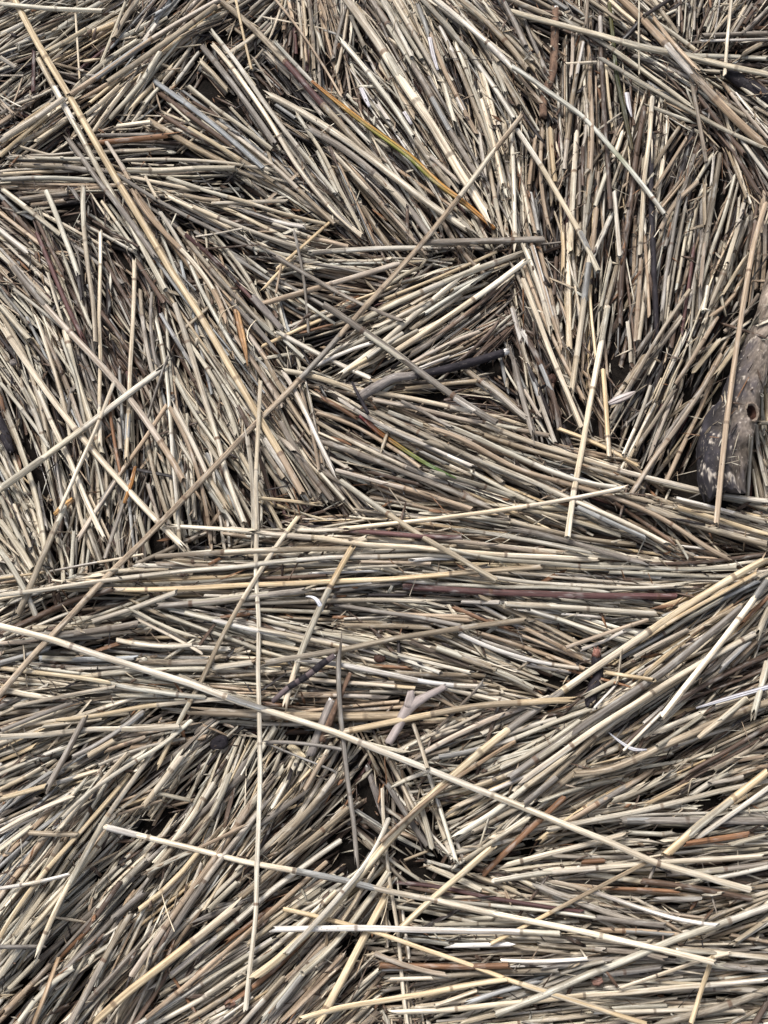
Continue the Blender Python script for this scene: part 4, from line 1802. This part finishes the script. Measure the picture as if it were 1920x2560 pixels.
    s = np.concatenate([[0], np.cumsum(np.linalg.norm(np.diff(P, axis=0), axis=1))])
    L = np.stack([np.broadcast_to(s[:, None], RR.shape), RR * np.cos(th)[None], RR * np.sin(th)[None]], -1)
    sp = Soup()
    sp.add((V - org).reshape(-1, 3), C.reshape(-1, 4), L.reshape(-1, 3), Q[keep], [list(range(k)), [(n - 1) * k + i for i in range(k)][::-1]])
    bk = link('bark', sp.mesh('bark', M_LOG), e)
    def cup(rows, name, mat, kk=26, amp=.07):
        t_ = np.arange(kk) / kk * 2 * math.pi
        g = grain(len(rows), kk, amp, 1)
        W = np.stack([kc - org + nrm * h + (np.cos(t_)[:, None] * a1 + np.sin(t_)[:, None] * a2 * 1.25) * (r_ * g[i])[:, None] for i, (r_, h) in enumerate(rows)])
        sq = Soup()
        sq.add(W.reshape(-1, 3), np.full((len(rows) * kk, 4), .1), W.reshape(-1, 3) + 3, ring_quads(len(rows), kk), [[(len(rows) - 1) * kk + i for i in range(kk)]] if name == 'knot_hollow' else [])
        return sq.mesh(name, mat)
    kn = link('knot_collar', cup([(.0098, -.0035), (.0090, .0002), (.0080, .0014), (.0070, .0008), (.0063, -.001)], 'knot_collar', M_LOGKNOT), e)
    link('knot_hollow', cup([(.0064, -.0008), (.0060, -.005), (.0054, -.012)], 'knot_hollow', M_HUSK, 26, .05), kn)
driftwood_log()

stick('charred_branch', 'charred black branch in the top right corner', 'branch', [[1815, 178], [1867, 212], [1920, 243], [1995, 278]], [26, 34, 36, 36],
      [(0, 1, 'bark', M_DARK, 1, (.5, 0)), (0, .035, 'broken_tip', M_GREY, .8, (.6, 0))], .5, 1, .07)
stick('rusty_branch', 'rusty brown rough-barked branch standing among the top centre stems', 'branch', [[1388, 22], [1386, 116], [1381, 185], [1361, 239], [1358, 300]], [19, 20, 20, 20, 18],
      [(0, 1, 'bark', M_RUST, 1, (.4, .4)), (0, .03, 'broken_tip', M_PALEWOOD, .8, (.5, 0))], .7, 2, .09)
stick('black_branch', 'knobbly thin black branch running down between steep stems', 'branch', [[1629, 336], [1627, 430], [1630, 560], [1634, 660], [1643, 856]], [11, 13, 14, 14, 13],
      [(0, 1, 'bark', M_DARK, 1, (.4, .4)), (0, .02, 'broken_tip', M_GREY, .8, (.5, 0))], .8, 2, .10, 14, [(.2, 1.4, .02, .4), (.45, 2, .02, .35), (.7, 1, .02, .35)])
stick('charred_chunk', 'charred black wood chunk at the left edge', 'wood chunk', [[-30, 1010], [5, 1075], [28, 1130]], [30, 30, 18],
      [(0, 1, 'charred_bark', M_DARK, 1, (0, .6)), (.95, 1, 'broken_tip', M_GREY, .7, (0, .4))], .5, 1, .12)
stick('branch_stump', 'dark stub of branch with a red broken tip beside yellow stems', 'branch', [[1493, 1624], [1490, 1650], [1496, 1682], [1488, 1712], [1477, 1744], [1480, 1775]], [20, 26, 28, 32, 30, 26],
      [(.10, 1, 'bark', M_DARK, 1, (.3, .3)), (0, .14, 'broken_tip', M_REDWOOD, .85, (.5, 0))], .7, 2, .10)
stick('bark_strip', 'shaggy strip of pale bark standing in a dark gap', 'bark strip', [[918, 1918], [938, 1975], [962, 2050]], [14, 20, 14],
      [(0, 1, 'bark', M_GREY, 1, (.8, .8)), (0, .12, 'torn_end', M_PALEWOOD, .6, (.9, 0))], .6, 1, .25, 12)
lump('seed_pod', 'round dark brown seed pod between steep stems', 'seed pod', (1380, 949), .0056, .0066, .005, M_HUSK)
lump('nut_husk', 'small black hollow nut husk among level stems', 'husk', (949, 1646), .0062, .0045, .004, M_HUSK)
lump('mud_clump', 'black muddy clump where stems fan out', 'clump', (548, 1856), .010, .007, .004, M_DARK, .3, .35)
lump('pebble', 'small pale grey pebble beside bleached stem ends', 'pebble', (33, 906), .0042, .0036, .003, M_GREY, 0, .05)
lump('wood_lump', 'black knobbly lump of wood at the end of brown stems', 'wood', (692, 2362), .0062, .0082, .005, M_DARK, .8, .2)

def chips(count, tones):
    made = 0
    while made < count:
        x = rng.uniform(-.62, .62); y = rng.uniform(-.6, .85)
        if not in_view(x, y, 60):
            continue
        made += 1
        a = field(x, y)[0] + rng.normal(0, .35 if rng.random() < .7 else 1.2)
        Ln = float(rng.exponential(.012) + .005)
        t = np.linspace(-Ln / 2, Ln / 2, 5)
        xy = np.stack([x + math.cos(a) * t, y + math.sin(a) * t], 1)
        w = float(rng.uniform(.0003, .0008) if rng.random() < .6 else rng.uniform(.0008, .0024))
        z = rest(xy, .0006, .6, 1)
        z = z + rng.normal(0, .04) * t
        code = rng.choice(list(tones))
        shard(np.column_stack([xy, z]), w, stem_colour(code, rng))
chips(3200, 'kmmtbbbogddbm')
H += .003
lay_layer(2, .6, 2)

chips(3800, 'pkkmmtbbbbogdd')
H += .002
lay_layer(3, .72, 2)
G_ = lambda *c: np.array(srgb(*c))
blade('grass_leaf', 'long leaf blade, orange at both ends and green in the middle', 'leaf',
      [[779, 201], [825, 239], [910, 305], [1026, 390], [1095, 455], [1161, 505], [1242, 575]], [8, 12, 16, 19, 19, 16, 12],
      [G_(150, 100, 50), G_(172, 122, 62), G_(176, 128, 60), G_(172, 122, 58), G_(165, 115, 58), G_(160, 112, 60)],
      [G_(135, 88, 45), G_(140, 118, 55), G_(108, 122, 55), G_(96, 116, 52), G_(135, 108, 55), G_(140, 95, 50)], .35, .8, 2)
blade('grass_leaf', 'narrow leaf blade with a red base turning yellow then green', 'leaf',
      [[900, 1036], [933, 1068], [987, 1107], [1057, 1153], [1141, 1196]], [15, 15, 14, 12, 5],
      [G_(110, 35, 45), G_(160, 112, 62), G_(122, 124, 66), G_(80, 102, 48), G_(60, 80, 30)],
      [G_(80, 25, 35), G_(128, 84, 46), G_(100, 112, 54), G_(68, 90, 42), G_(50, 60, 28)], .45, .75, 2)
blade('grass_leaf', 'dark olive leaf blade hanging down among the top right stems', 'leaf',
      [[1523, 5], [1533, 96], [1542, 185], [1562, 282], [1581, 374]], [10, 11, 12, 14, 10],
      [G_(96, 92, 48), G_(80, 80, 42), G_(62, 66, 36), G_(70, 68, 44), G_(84, 76, 52)],
      [G_(70, 66, 38), G_(60, 62, 34), G_(48, 52, 30), G_(56, 54, 36), G_(70, 60, 44)], .4, .8, 2)
stick('driftwood_stick', 'two-tone stick, grey splintered wood with black bark and a white broken tip', 'stick',
      [[900, 992], [940, 968], [979, 947], [1032, 939], [1046, 937], [1099, 926], [1165, 910], [1218, 894], [1266, 879]], [24, 24, 23, 19, 20, 21, 23, 22, 19],
      [(0, .37, 'bare_wood', M_GREY, 1, (.4, .7)), (.30, .98, 'bark', M_DARK, .92, (0, .3)), (.972, 1, 'broken_tip', M_PALEWOOD, .85, (0, .9)), (0, .02, 'splintered_end', M_PALEWOOD, .7, (.6, 0))],
      .8, 2, .13, 20, [(.62, 1.2, .02, .22), (.74, 1.9, .02, .2), (.88, 1.0, .02, .25), (.1, 1.6, .03, .25), (.25, 1.0, .02, .2)])
stick('twig', 'thin black twig poking past the splintered end of the two-tone stick', 'twig', [[880, 955], [896, 988], [921, 1034]], [6, 8, 9],
      [(0, 1, 'bark', M_DARK, 1, (.3, .3)), (0, .06, 'broken_tip', M_GREY, .8, (.4, 0))], .85, 1, .06, 10)
stick('weathered_stick', 'dark-speckled grey stick with flaking bark beside the pointed tan leaf', 'stick', [[632, 742], [670, 785], [709, 829]], [16, 17, 14],
      [(0, 1, 'bark', M_GREY, 1, (.5, .5)), (.95, 1, 'broken_tip', M_PALEWOOD, .7, (0, .5))], .8, 1, .12)
stick('weathered_stick', 'grey weathered square-ended stick slanting beside the brown leaning stick', 'stick', [[829, 1752], [800, 1826], [775, 1892]], [22, 23, 22],
      [(0, 1, 'bare_wood', M_GREY, 1, (.4, .4)), (0, .03, 'splintered_end', M_PALEWOOD, .8, (.5, 0))], .85, 1, .06)
stick('brown_stick', 'slim dark brown stick leaning against the tall grey stem', 'stick', [[876, 1682], [853, 1735], [825, 1804], [806, 1852]], [10, 13, 17, 18],
      [(0, 1, 'bark', M_RUST, 1, (.2, .3)), (0, .03, 'broken_tip', M_PALEWOOD, .8, (.4, 0))], .9, 1, .06)
e_, P_, R_ = stick('forked_driftwood', 'smooth grey forked piece of driftwood pointing up to the right', 'driftwood',
      [[1115, 1716], [1063, 1742], [1026, 1764], [1008, 1790], [994, 1820], [968, 1862]], [13, 20, 30, 28, 23, 19],
      [(0, 1, 'main_limb', M_DRIFT, 1, (.6, .3))], .85, 1, .12, 20, [(.35, 2.2, .05, .2)])
def fork_stub():
    o = np.array(e_.location)
    a = P_[int(len(P_) * .48)]; px, _ = project(a)
    t = unproject([[1027, 1731]], [a[2] + .006])[0]
    P = smooth_path(np.stack([a, t]), .003)
    R = np.linspace(.0062, .0032, len(P))
    link('side_limb', wood_mesh(P, R, M_DRIFT, 'side_limb', 14, .06, None, o, ('cap', 'cap'), (), (0, .4)), e_)
fork_stub()
blade('leaf', 'pointed tan dry leaf with dark specks beside the grey flaking stick', 'leaf', [[590, 772], [603, 830], [612, 870], [619, 915]], [18, 20, 14, 2],
      [G_(170, 135, 95), G_(160, 125, 85)], [G_(150, 115, 80), G_(140, 105, 70)], .35, .85, 1, weather=.6)
blade('leaf', 'small golden leaf scrap on the end of a brown stem', 'leaf', [[135, 1286], [160, 1264], [187, 1243]], [12, 22, 14],
      [G_(205, 170, 115), G_(200, 160, 105)], [G_(190, 150, 95), G_(180, 140, 90)], .4, .9, 1)
blade('leaf', 'shredded orange-brown leaf hanging among steep stems', 'leaf', [[338, 1165], [328, 1205], [310, 1258]], [8, 13, 9],
      [G_(150, 105, 55), G_(140, 95, 50)], [G_(120, 80, 40), G_(160, 120, 70)], .5, .85, 1, weather=.5)
blade('leaf', 'broad pale leaf scrap under two thin grey stems', 'leaf', [[722, 1862], [745, 1880], [768, 1897]], [20, 24, 10],
      [G_(200, 188, 160), G_(190, 178, 150)], [G_(190, 178, 150), G_(180, 165, 135)], .2, .7, 1)
for lab, px, ws in (
        ('pale grey papery flake lying beside the thin tan stem', [[902, 218], [914, 245], [926, 272]], [12, 15, 8]),
        ('long pale grey flake just right of the dark olive blade', [[1568, 230], [1573, 262], [1581, 298]], [14, 14, 3]),
        ('narrow lilac flake in the mass at the top centre', [[1074, 92], [1083, 135], [1096, 180]], [12, 13, 7]),
        ('small lilac flake above the orange and green blade', [[1010, 278], [1020, 294], [1029, 310]], [10, 11, 8])):
    blade('papery_flake', lab, 'flake', px, ws, [G_(205, 203, 205), G_(195, 193, 196)], [G_(185, 183, 188), G_(175, 173, 178)], .35, .8, 1, 'pale papery flakes')
stick('seed_husk', 'split brown and yellow seed husk under the wide pale stem', 'husk', [[1517, 2430], [1530, 2448], [1547, 2472]], [5, 9, 5],
      [(0, 1, 'husk', M_RUST, 1, (.3, .3)), (0, .1, 'tip', M_HUSK, .7, (.2, 0))], .9, 1, .1, 10)

lay_layer(4, .8, 2)
lay_layer(5, .88, 2)
stick('twig', 'purple-brown twig with ring joints, its end against the tall grey stem', 'twig', [[681, 1754], [728, 1714], [765, 1692], [809, 1657], [842, 1636]], [13, 14, 15, 15, 14],
      [(0, 1, 'bark', M_TWIG, 1, (.2, .2))] + [(t - .006, t + .012, 'ring_joint', M_DARK, 1.13, (0, 0)) for t in (.36, .56, .74, .9)] + [(.985, 1, 'cut_end', M_PALEWOOD, .75, (0, .3))],
      .9, 1, .04)
WH = [G_(196, 196, 198), G_(206, 207, 212), G_(190, 191, 198)]
blade('feather', 'small curled white feather hooked on a yellow leaning stem', 'feather', [[764, 1491], [782, 1492], [795, 1502], [803, 1518], [806, 1528]], [3, 6, 12, 15, 4], WH, WH, .4, .9, 2)
blade('feather', 'slim curved white feather lying across grey stems', 'feather', [[1521, 1830], [1552, 1855], [1584, 1873], [1617, 1874]], [2, 8, 11, 4], WH, WH, .35, .9, 2)
blade('feather', 'ragged grey-brown feather tip lodged between steep stems', 'feather', [[1522, 1008], [1545, 997], [1570, 987], [1589, 979]], [10, 24, 20, 6],
      [G_(170, 162, 158), G_(150, 142, 138)], [G_(140, 130, 128), G_(150, 140, 130)], .2, .9, 1, weather=.5)
blade('feather', 'long flat silvery feather shaft over brown stems at the right edge', 'feather', [[1740, 1770], [1820, 1746], [1925, 1716]], [5, 12, 13],
      [G_(200, 200, 205), G_(190, 192, 200)], [G_(180, 182, 190), G_(190, 192, 200)], .35, .9, 1)
for lab, px in (
        ('round brown leaf scrap near the foot of the long upright stem', (575, 2510)),
        ('small brown leaf scrap below the wide pale rising stem', (1494, 2453))):
    x, y = px
    blade('leaf_scrap', lab, 'leaf', [[x - 13, y + 4], [x, y], [x + 13, y - 4]], [14, 26, 14], [G_(120, 92, 80)] * 2, [G_(112, 84, 72)] * 2, .12, .85, 1, 'brown leaf scraps')
for lab, px in (
        ('hair-thin straw fibre over the lower left stems', [[405, 2236], [416, 2275], [436, 2329]]),
        ('looped thin grass fibre beside the pointed tan leaf', [[548, 812], [553, 785], [570, 772], [592, 762]]),
        ('curled grass fibre hanging below the pointed tan leaf', [[640, 800], [622, 822], [618, 845], [632, 865]]),
        ('thin white fibre standing on stems near the branch stub', [[1407, 1711], [1413, 1700], [1421, 1688]]),
        ('bent straw fibre over the bottom right stems', [[1720, 1984], [1726, 1958], [1728, 1946], [1745, 1948]]),
        ('fine dark fibre hanging above the level white-tipped stem', [[952, 2312], [964, 2275], [970, 2240]]),
        ('thin bowed fibre across the upper right steep stems', [[1440, 498], [1447, 480], [1460, 476], [1466, 500]]),
        ('slanting fibre in the far upper right stems', [[1690, 905], [1716, 868], [1745, 842]])):
    P, R = wood_path(px, [2.6] * len(px), .95, 2, .003)
    org = P[0].copy()
    o = link('grass_fibre', ribbon_mesh(P, np.maximum(R, .0005), np.tile(PAL['p'] * .85, (len(P), 1)), np.tile(PAL['y'] * .85, (len(P), 1)), .6, 'grass_fibre', REED, org), None, org)
    o['label'] = lab; o['category'] = 'fibre'; o['group'] = 'stray grass fibres'

mo = link('reed_litter', MASS.mesh('reed_litter', REED))
mo['kind'] = 'stuff'
mo['label'] = 'tangled mass of small dry reed stems and split flakes under everything'
mo['category'] = 'reed litter'

# ------------------------------------------------------------------ one label for each single stem, told from its look and its neighbours
KEYLAB = {
    'longdiag': 'longest grey-tan stem, rising from the left edge across the middle of the pile',
    'longtan': 'long golden-tan stem slanting down from the top left corner',
    'greytan': 'bleached stem lying just left of the long golden-tan slanting stem',
    'longvert': 'very long thin pale stem running straight down the lower left half',
    'longfall': 'very long pale straw stem falling from the left edge to the lower right',
    'lilac': 'very long whitish stem falling across the bottom, above the level white-tipped stem',
    'levelwhite': 'level white-tipped stem lying just below the very long whitish stem',
    'yellowfall': 'long straw-yellow stem falling to the bottom edge under the level white-tipped stem',
    'palerise': 'wide pale stem rising to the right edge in the bottom right corner',
    'splittip': 'thick golden stem from the right edge with a torn tip',
    'longrise': 'very long golden stem curving from the right edge down to the lower middle',
    'vpartner': 'golden stem forming a V with the very long falling pale stem',
    'greyrise': 'smooth grey-tan stem rising gently above the jointed purple twig',
    'yellowlean': 'stout golden stem leaning right, hooked by a small white feather',
    'yellowthin': 'long slender golden stem leaning right behind the long thin upright stem',
    'yellowlevel': 'long thin golden stem lying almost level below the middle',
    'khakifall': 'khaki stem falling to the right over the level bundle in the middle',
    'palebranch': 'slender pale stem rising gently right to below the dark gap and log',
    'palevert': 'long pale upright stem ending over the level bundle right of the middle',
    'overlog': 'long tan upright stem lying over the driftwood log',
    'topkhaki': 'pale khaki stem crossing above the dark olive blade in the top right',
    'toptan': 'thick tan stem falling to the right edge from the top, right of the olive blade',
    'greennode': 'long khaki stem with a green length, falling across the upper right',
    'greyfall': 'pale stem turning grey, falling steeply below the end of the longest grey-tan stem',
    'purplemid': 'stem with a dark purple middle length, left of the orange and green blade',
    'paleleft': 'long pale jointed stem falling from the left edge to a hollow end',
    'thingrey': 'thin smooth grey stem falling right across the longest grey-tan stem',
    'greyvert': 'tall mottled grey stem standing upright below the middle beside the purple twig',
    'thicktan': 'thickest tan-grey stem lying level behind the forked driftwood',
    'purple': 'long dark purple stem lying level right of the middle',
    'bigpale': 'thickest bleached stem falling right from the top edge, right of the green blade',
    'palefat': 'long bleached stem running parallel below the orange and green blade',
    'tanfall': 'long tan stem with a hollow end falling right in the left steep bundle',
    'fatrise': 'stout pale stem rising right from the left edge over steep stems',
    'specklepale': 'long pale stem with black specks falling steeply left of the middle',
    'greythick': 'thick grey weathered stem lying over the two-tone stick',
    'paleleaning': 'long pale stem leaning right over the rising bundle at the right edge',
    'greywide': 'wide grey stem rising right, just below the dark branch stub',
    'yellowfat': 'thick golden stem rising right in the lower left bundle',
    'yellowthick': 'thick golden jointed stem leaning right at the bottom middle',
    'yellowcross': 'golden stem rising right across the very long whitish stem',
    'thinvert': 'thin broken pale stem running down the bottom middle behind the crossing stems'}
LM = [('the driftwood log', [[1880, 920], [1802, 1130]]), ('the two-tone stick', [[900, 992], [1266, 879]]), ('the forked driftwood', [[1115, 1716], [968, 1862]]),
      ('the purple jointed twig', [[681, 1754], [842, 1636]]), ('the dark branch stub', [[1493, 1624], [1480, 1775]]), ('the rusty branch', [[1388, 22], [1358, 300]]),
      ('the black knobbly branch', [[1629, 336], [1643, 856]]), ('the charred corner branch', [[1815, 178], [1920, 243]]),
      ('the orange and green blade', [[779, 201], [1242, 575]]), ('the red-based green blade', [[900, 1036], [1141, 1196]]), ('the olive blade', [[1523, 5], [1581, 374]]),
      ('the curled white feather', [[764, 1491], [806, 1528]]), ('the slim white feather', [[1521, 1830], [1617, 1874]]), ('the long purple stem', [[1010, 1467], [1690, 1491]]),
      ('the black muddy clump', [[540, 1856], [556, 1856]]), ('the round brown leaf scrap', [[562, 2510], [588, 2510]]), ('the flaking grey stick', [[632, 742], [709, 829]]),
      ('the charred left-edge chunk', [[0, 1060], [40, 1135]]), ('the shredded orange leaf', [[338, 1165], [310, 1258]]), ('the golden leaf scrap', [[135, 1286], [187, 1243]]),
      ('the long golden-tan stem', [[37, 0], [405, 633]]), ('the very long whitish stem', [[262, 2067], [1785, 2406]]), ('the ragged feather tip', [[1522, 1008], [1589, 979]]),
      ('the tall grey stem', [[848, 1625], [893, 2170]]), ('the thick golden right-edge stem', [[1920, 1928], [1666, 2136]]), ('the thick golden rising stem', [[239, 2553], [586, 2269]])]
TONE = {'p': 'pale straw', 'k': 'pale khaki', 'w': 'bleached white', 't': 'tan', 'y': 'golden', 'g': 'grey', 'm': 'grey-brown', 'b': 'brown', 'o': 'rust-brown',
        'd': 'blackish', 'u': 'purple-brown', 's': 'silvery'}

def near_on(a, b, p):
    a, b = np.array(a, float), np.array(b, float)
    d = b - a
    t = min(max(((p - a) @ d) / (d @ d + 1e-9), 0), 1)
    return a + t * d

def describe(st):
    v = st['px']
    mid = smooth_path(v, 10)
    mid = mid[len(mid) // 2]
    a = math.degrees(math.atan2(-(v[-1] - v[0])[1], (v[-1] - v[0])[0])) % 180
    tilt = ('lying level' if a < 10 or a > 170 else 'rising gently right' if a < 30 else 'rising right' if a < 60 else 'leaning steeply right' if a < 80 else
            'upright' if a <= 100 else 'leaning steeply left' if a <= 120 else 'falling right' if a <= 150 else 'falling gently right')
    size = 'short' if st['len'] < 150 else 'long' if st['len'] > 380 else ''
    wid = 'stout' if st['w'] >= 19 else 'slim' if st['w'] <= 11 else ''
    best = []
    for nm, (p, q) in LM:
        c = near_on(p, q, mid)
        best.append((float(np.hypot(*(mid - c))), nm, mid - c))
    best.sort(key=lambda t: t[0])
    d, nm, dv = best[0]
    if d < 14:
        rel = 'crossing'
    else:
        ang = math.degrees(math.atan2(-dv[1], dv[0])) % 360
        rel = ['right of', 'up right of', 'above', 'up left of', 'left of', 'down left of', 'below', 'down right of'][int(((ang + 22.5) % 360) // 45)]
        rel = ('just ' if d < 60 else 'well ' if d > 170 else '') + rel
    return ' '.join(x for x in (size, wid, TONE[st['c']], 'stem', tilt + ',', rel, nm) if x), mid

groups = {}
for st in STEMS:
    if not st['single']:
        continue
    if st['key'] in KEYLAB:
        st['obj']['label'] = KEYLAB[st['key']]
        continue
    lab, mid = describe(st)
    groups.setdefault(lab, []).append((st, mid))
for lab, lst in groups.items():
    if len(lst) == 1:
        lst[0][0]['obj']['label'] = lab
        continue
    ys = [m[1] for _, m in lst]; xs = [m[0] for _, m in lst]
    vert = max(ys) - min(ys) >= max(xs) - min(xs)
    lst.sort(key=lambda t: t[1][1] if vert else t[1][0])
    n = len(lst)
    if n == 2:
        wd = ('upper', 'lower') if vert else ('left-hand', 'right-hand')
        tail = [w + ' of two' for w in wd]
    else:
        num = ['first', 'second', 'third', 'fourth', 'fifth', 'sixth', 'seventh', 'eighth']
        tail = [num[i] + (' from top' if vert else ' from left') for i in range(n)]
    for (st, _), t in zip(lst, tail):
        st['obj']['label'] = lab + ', ' + t
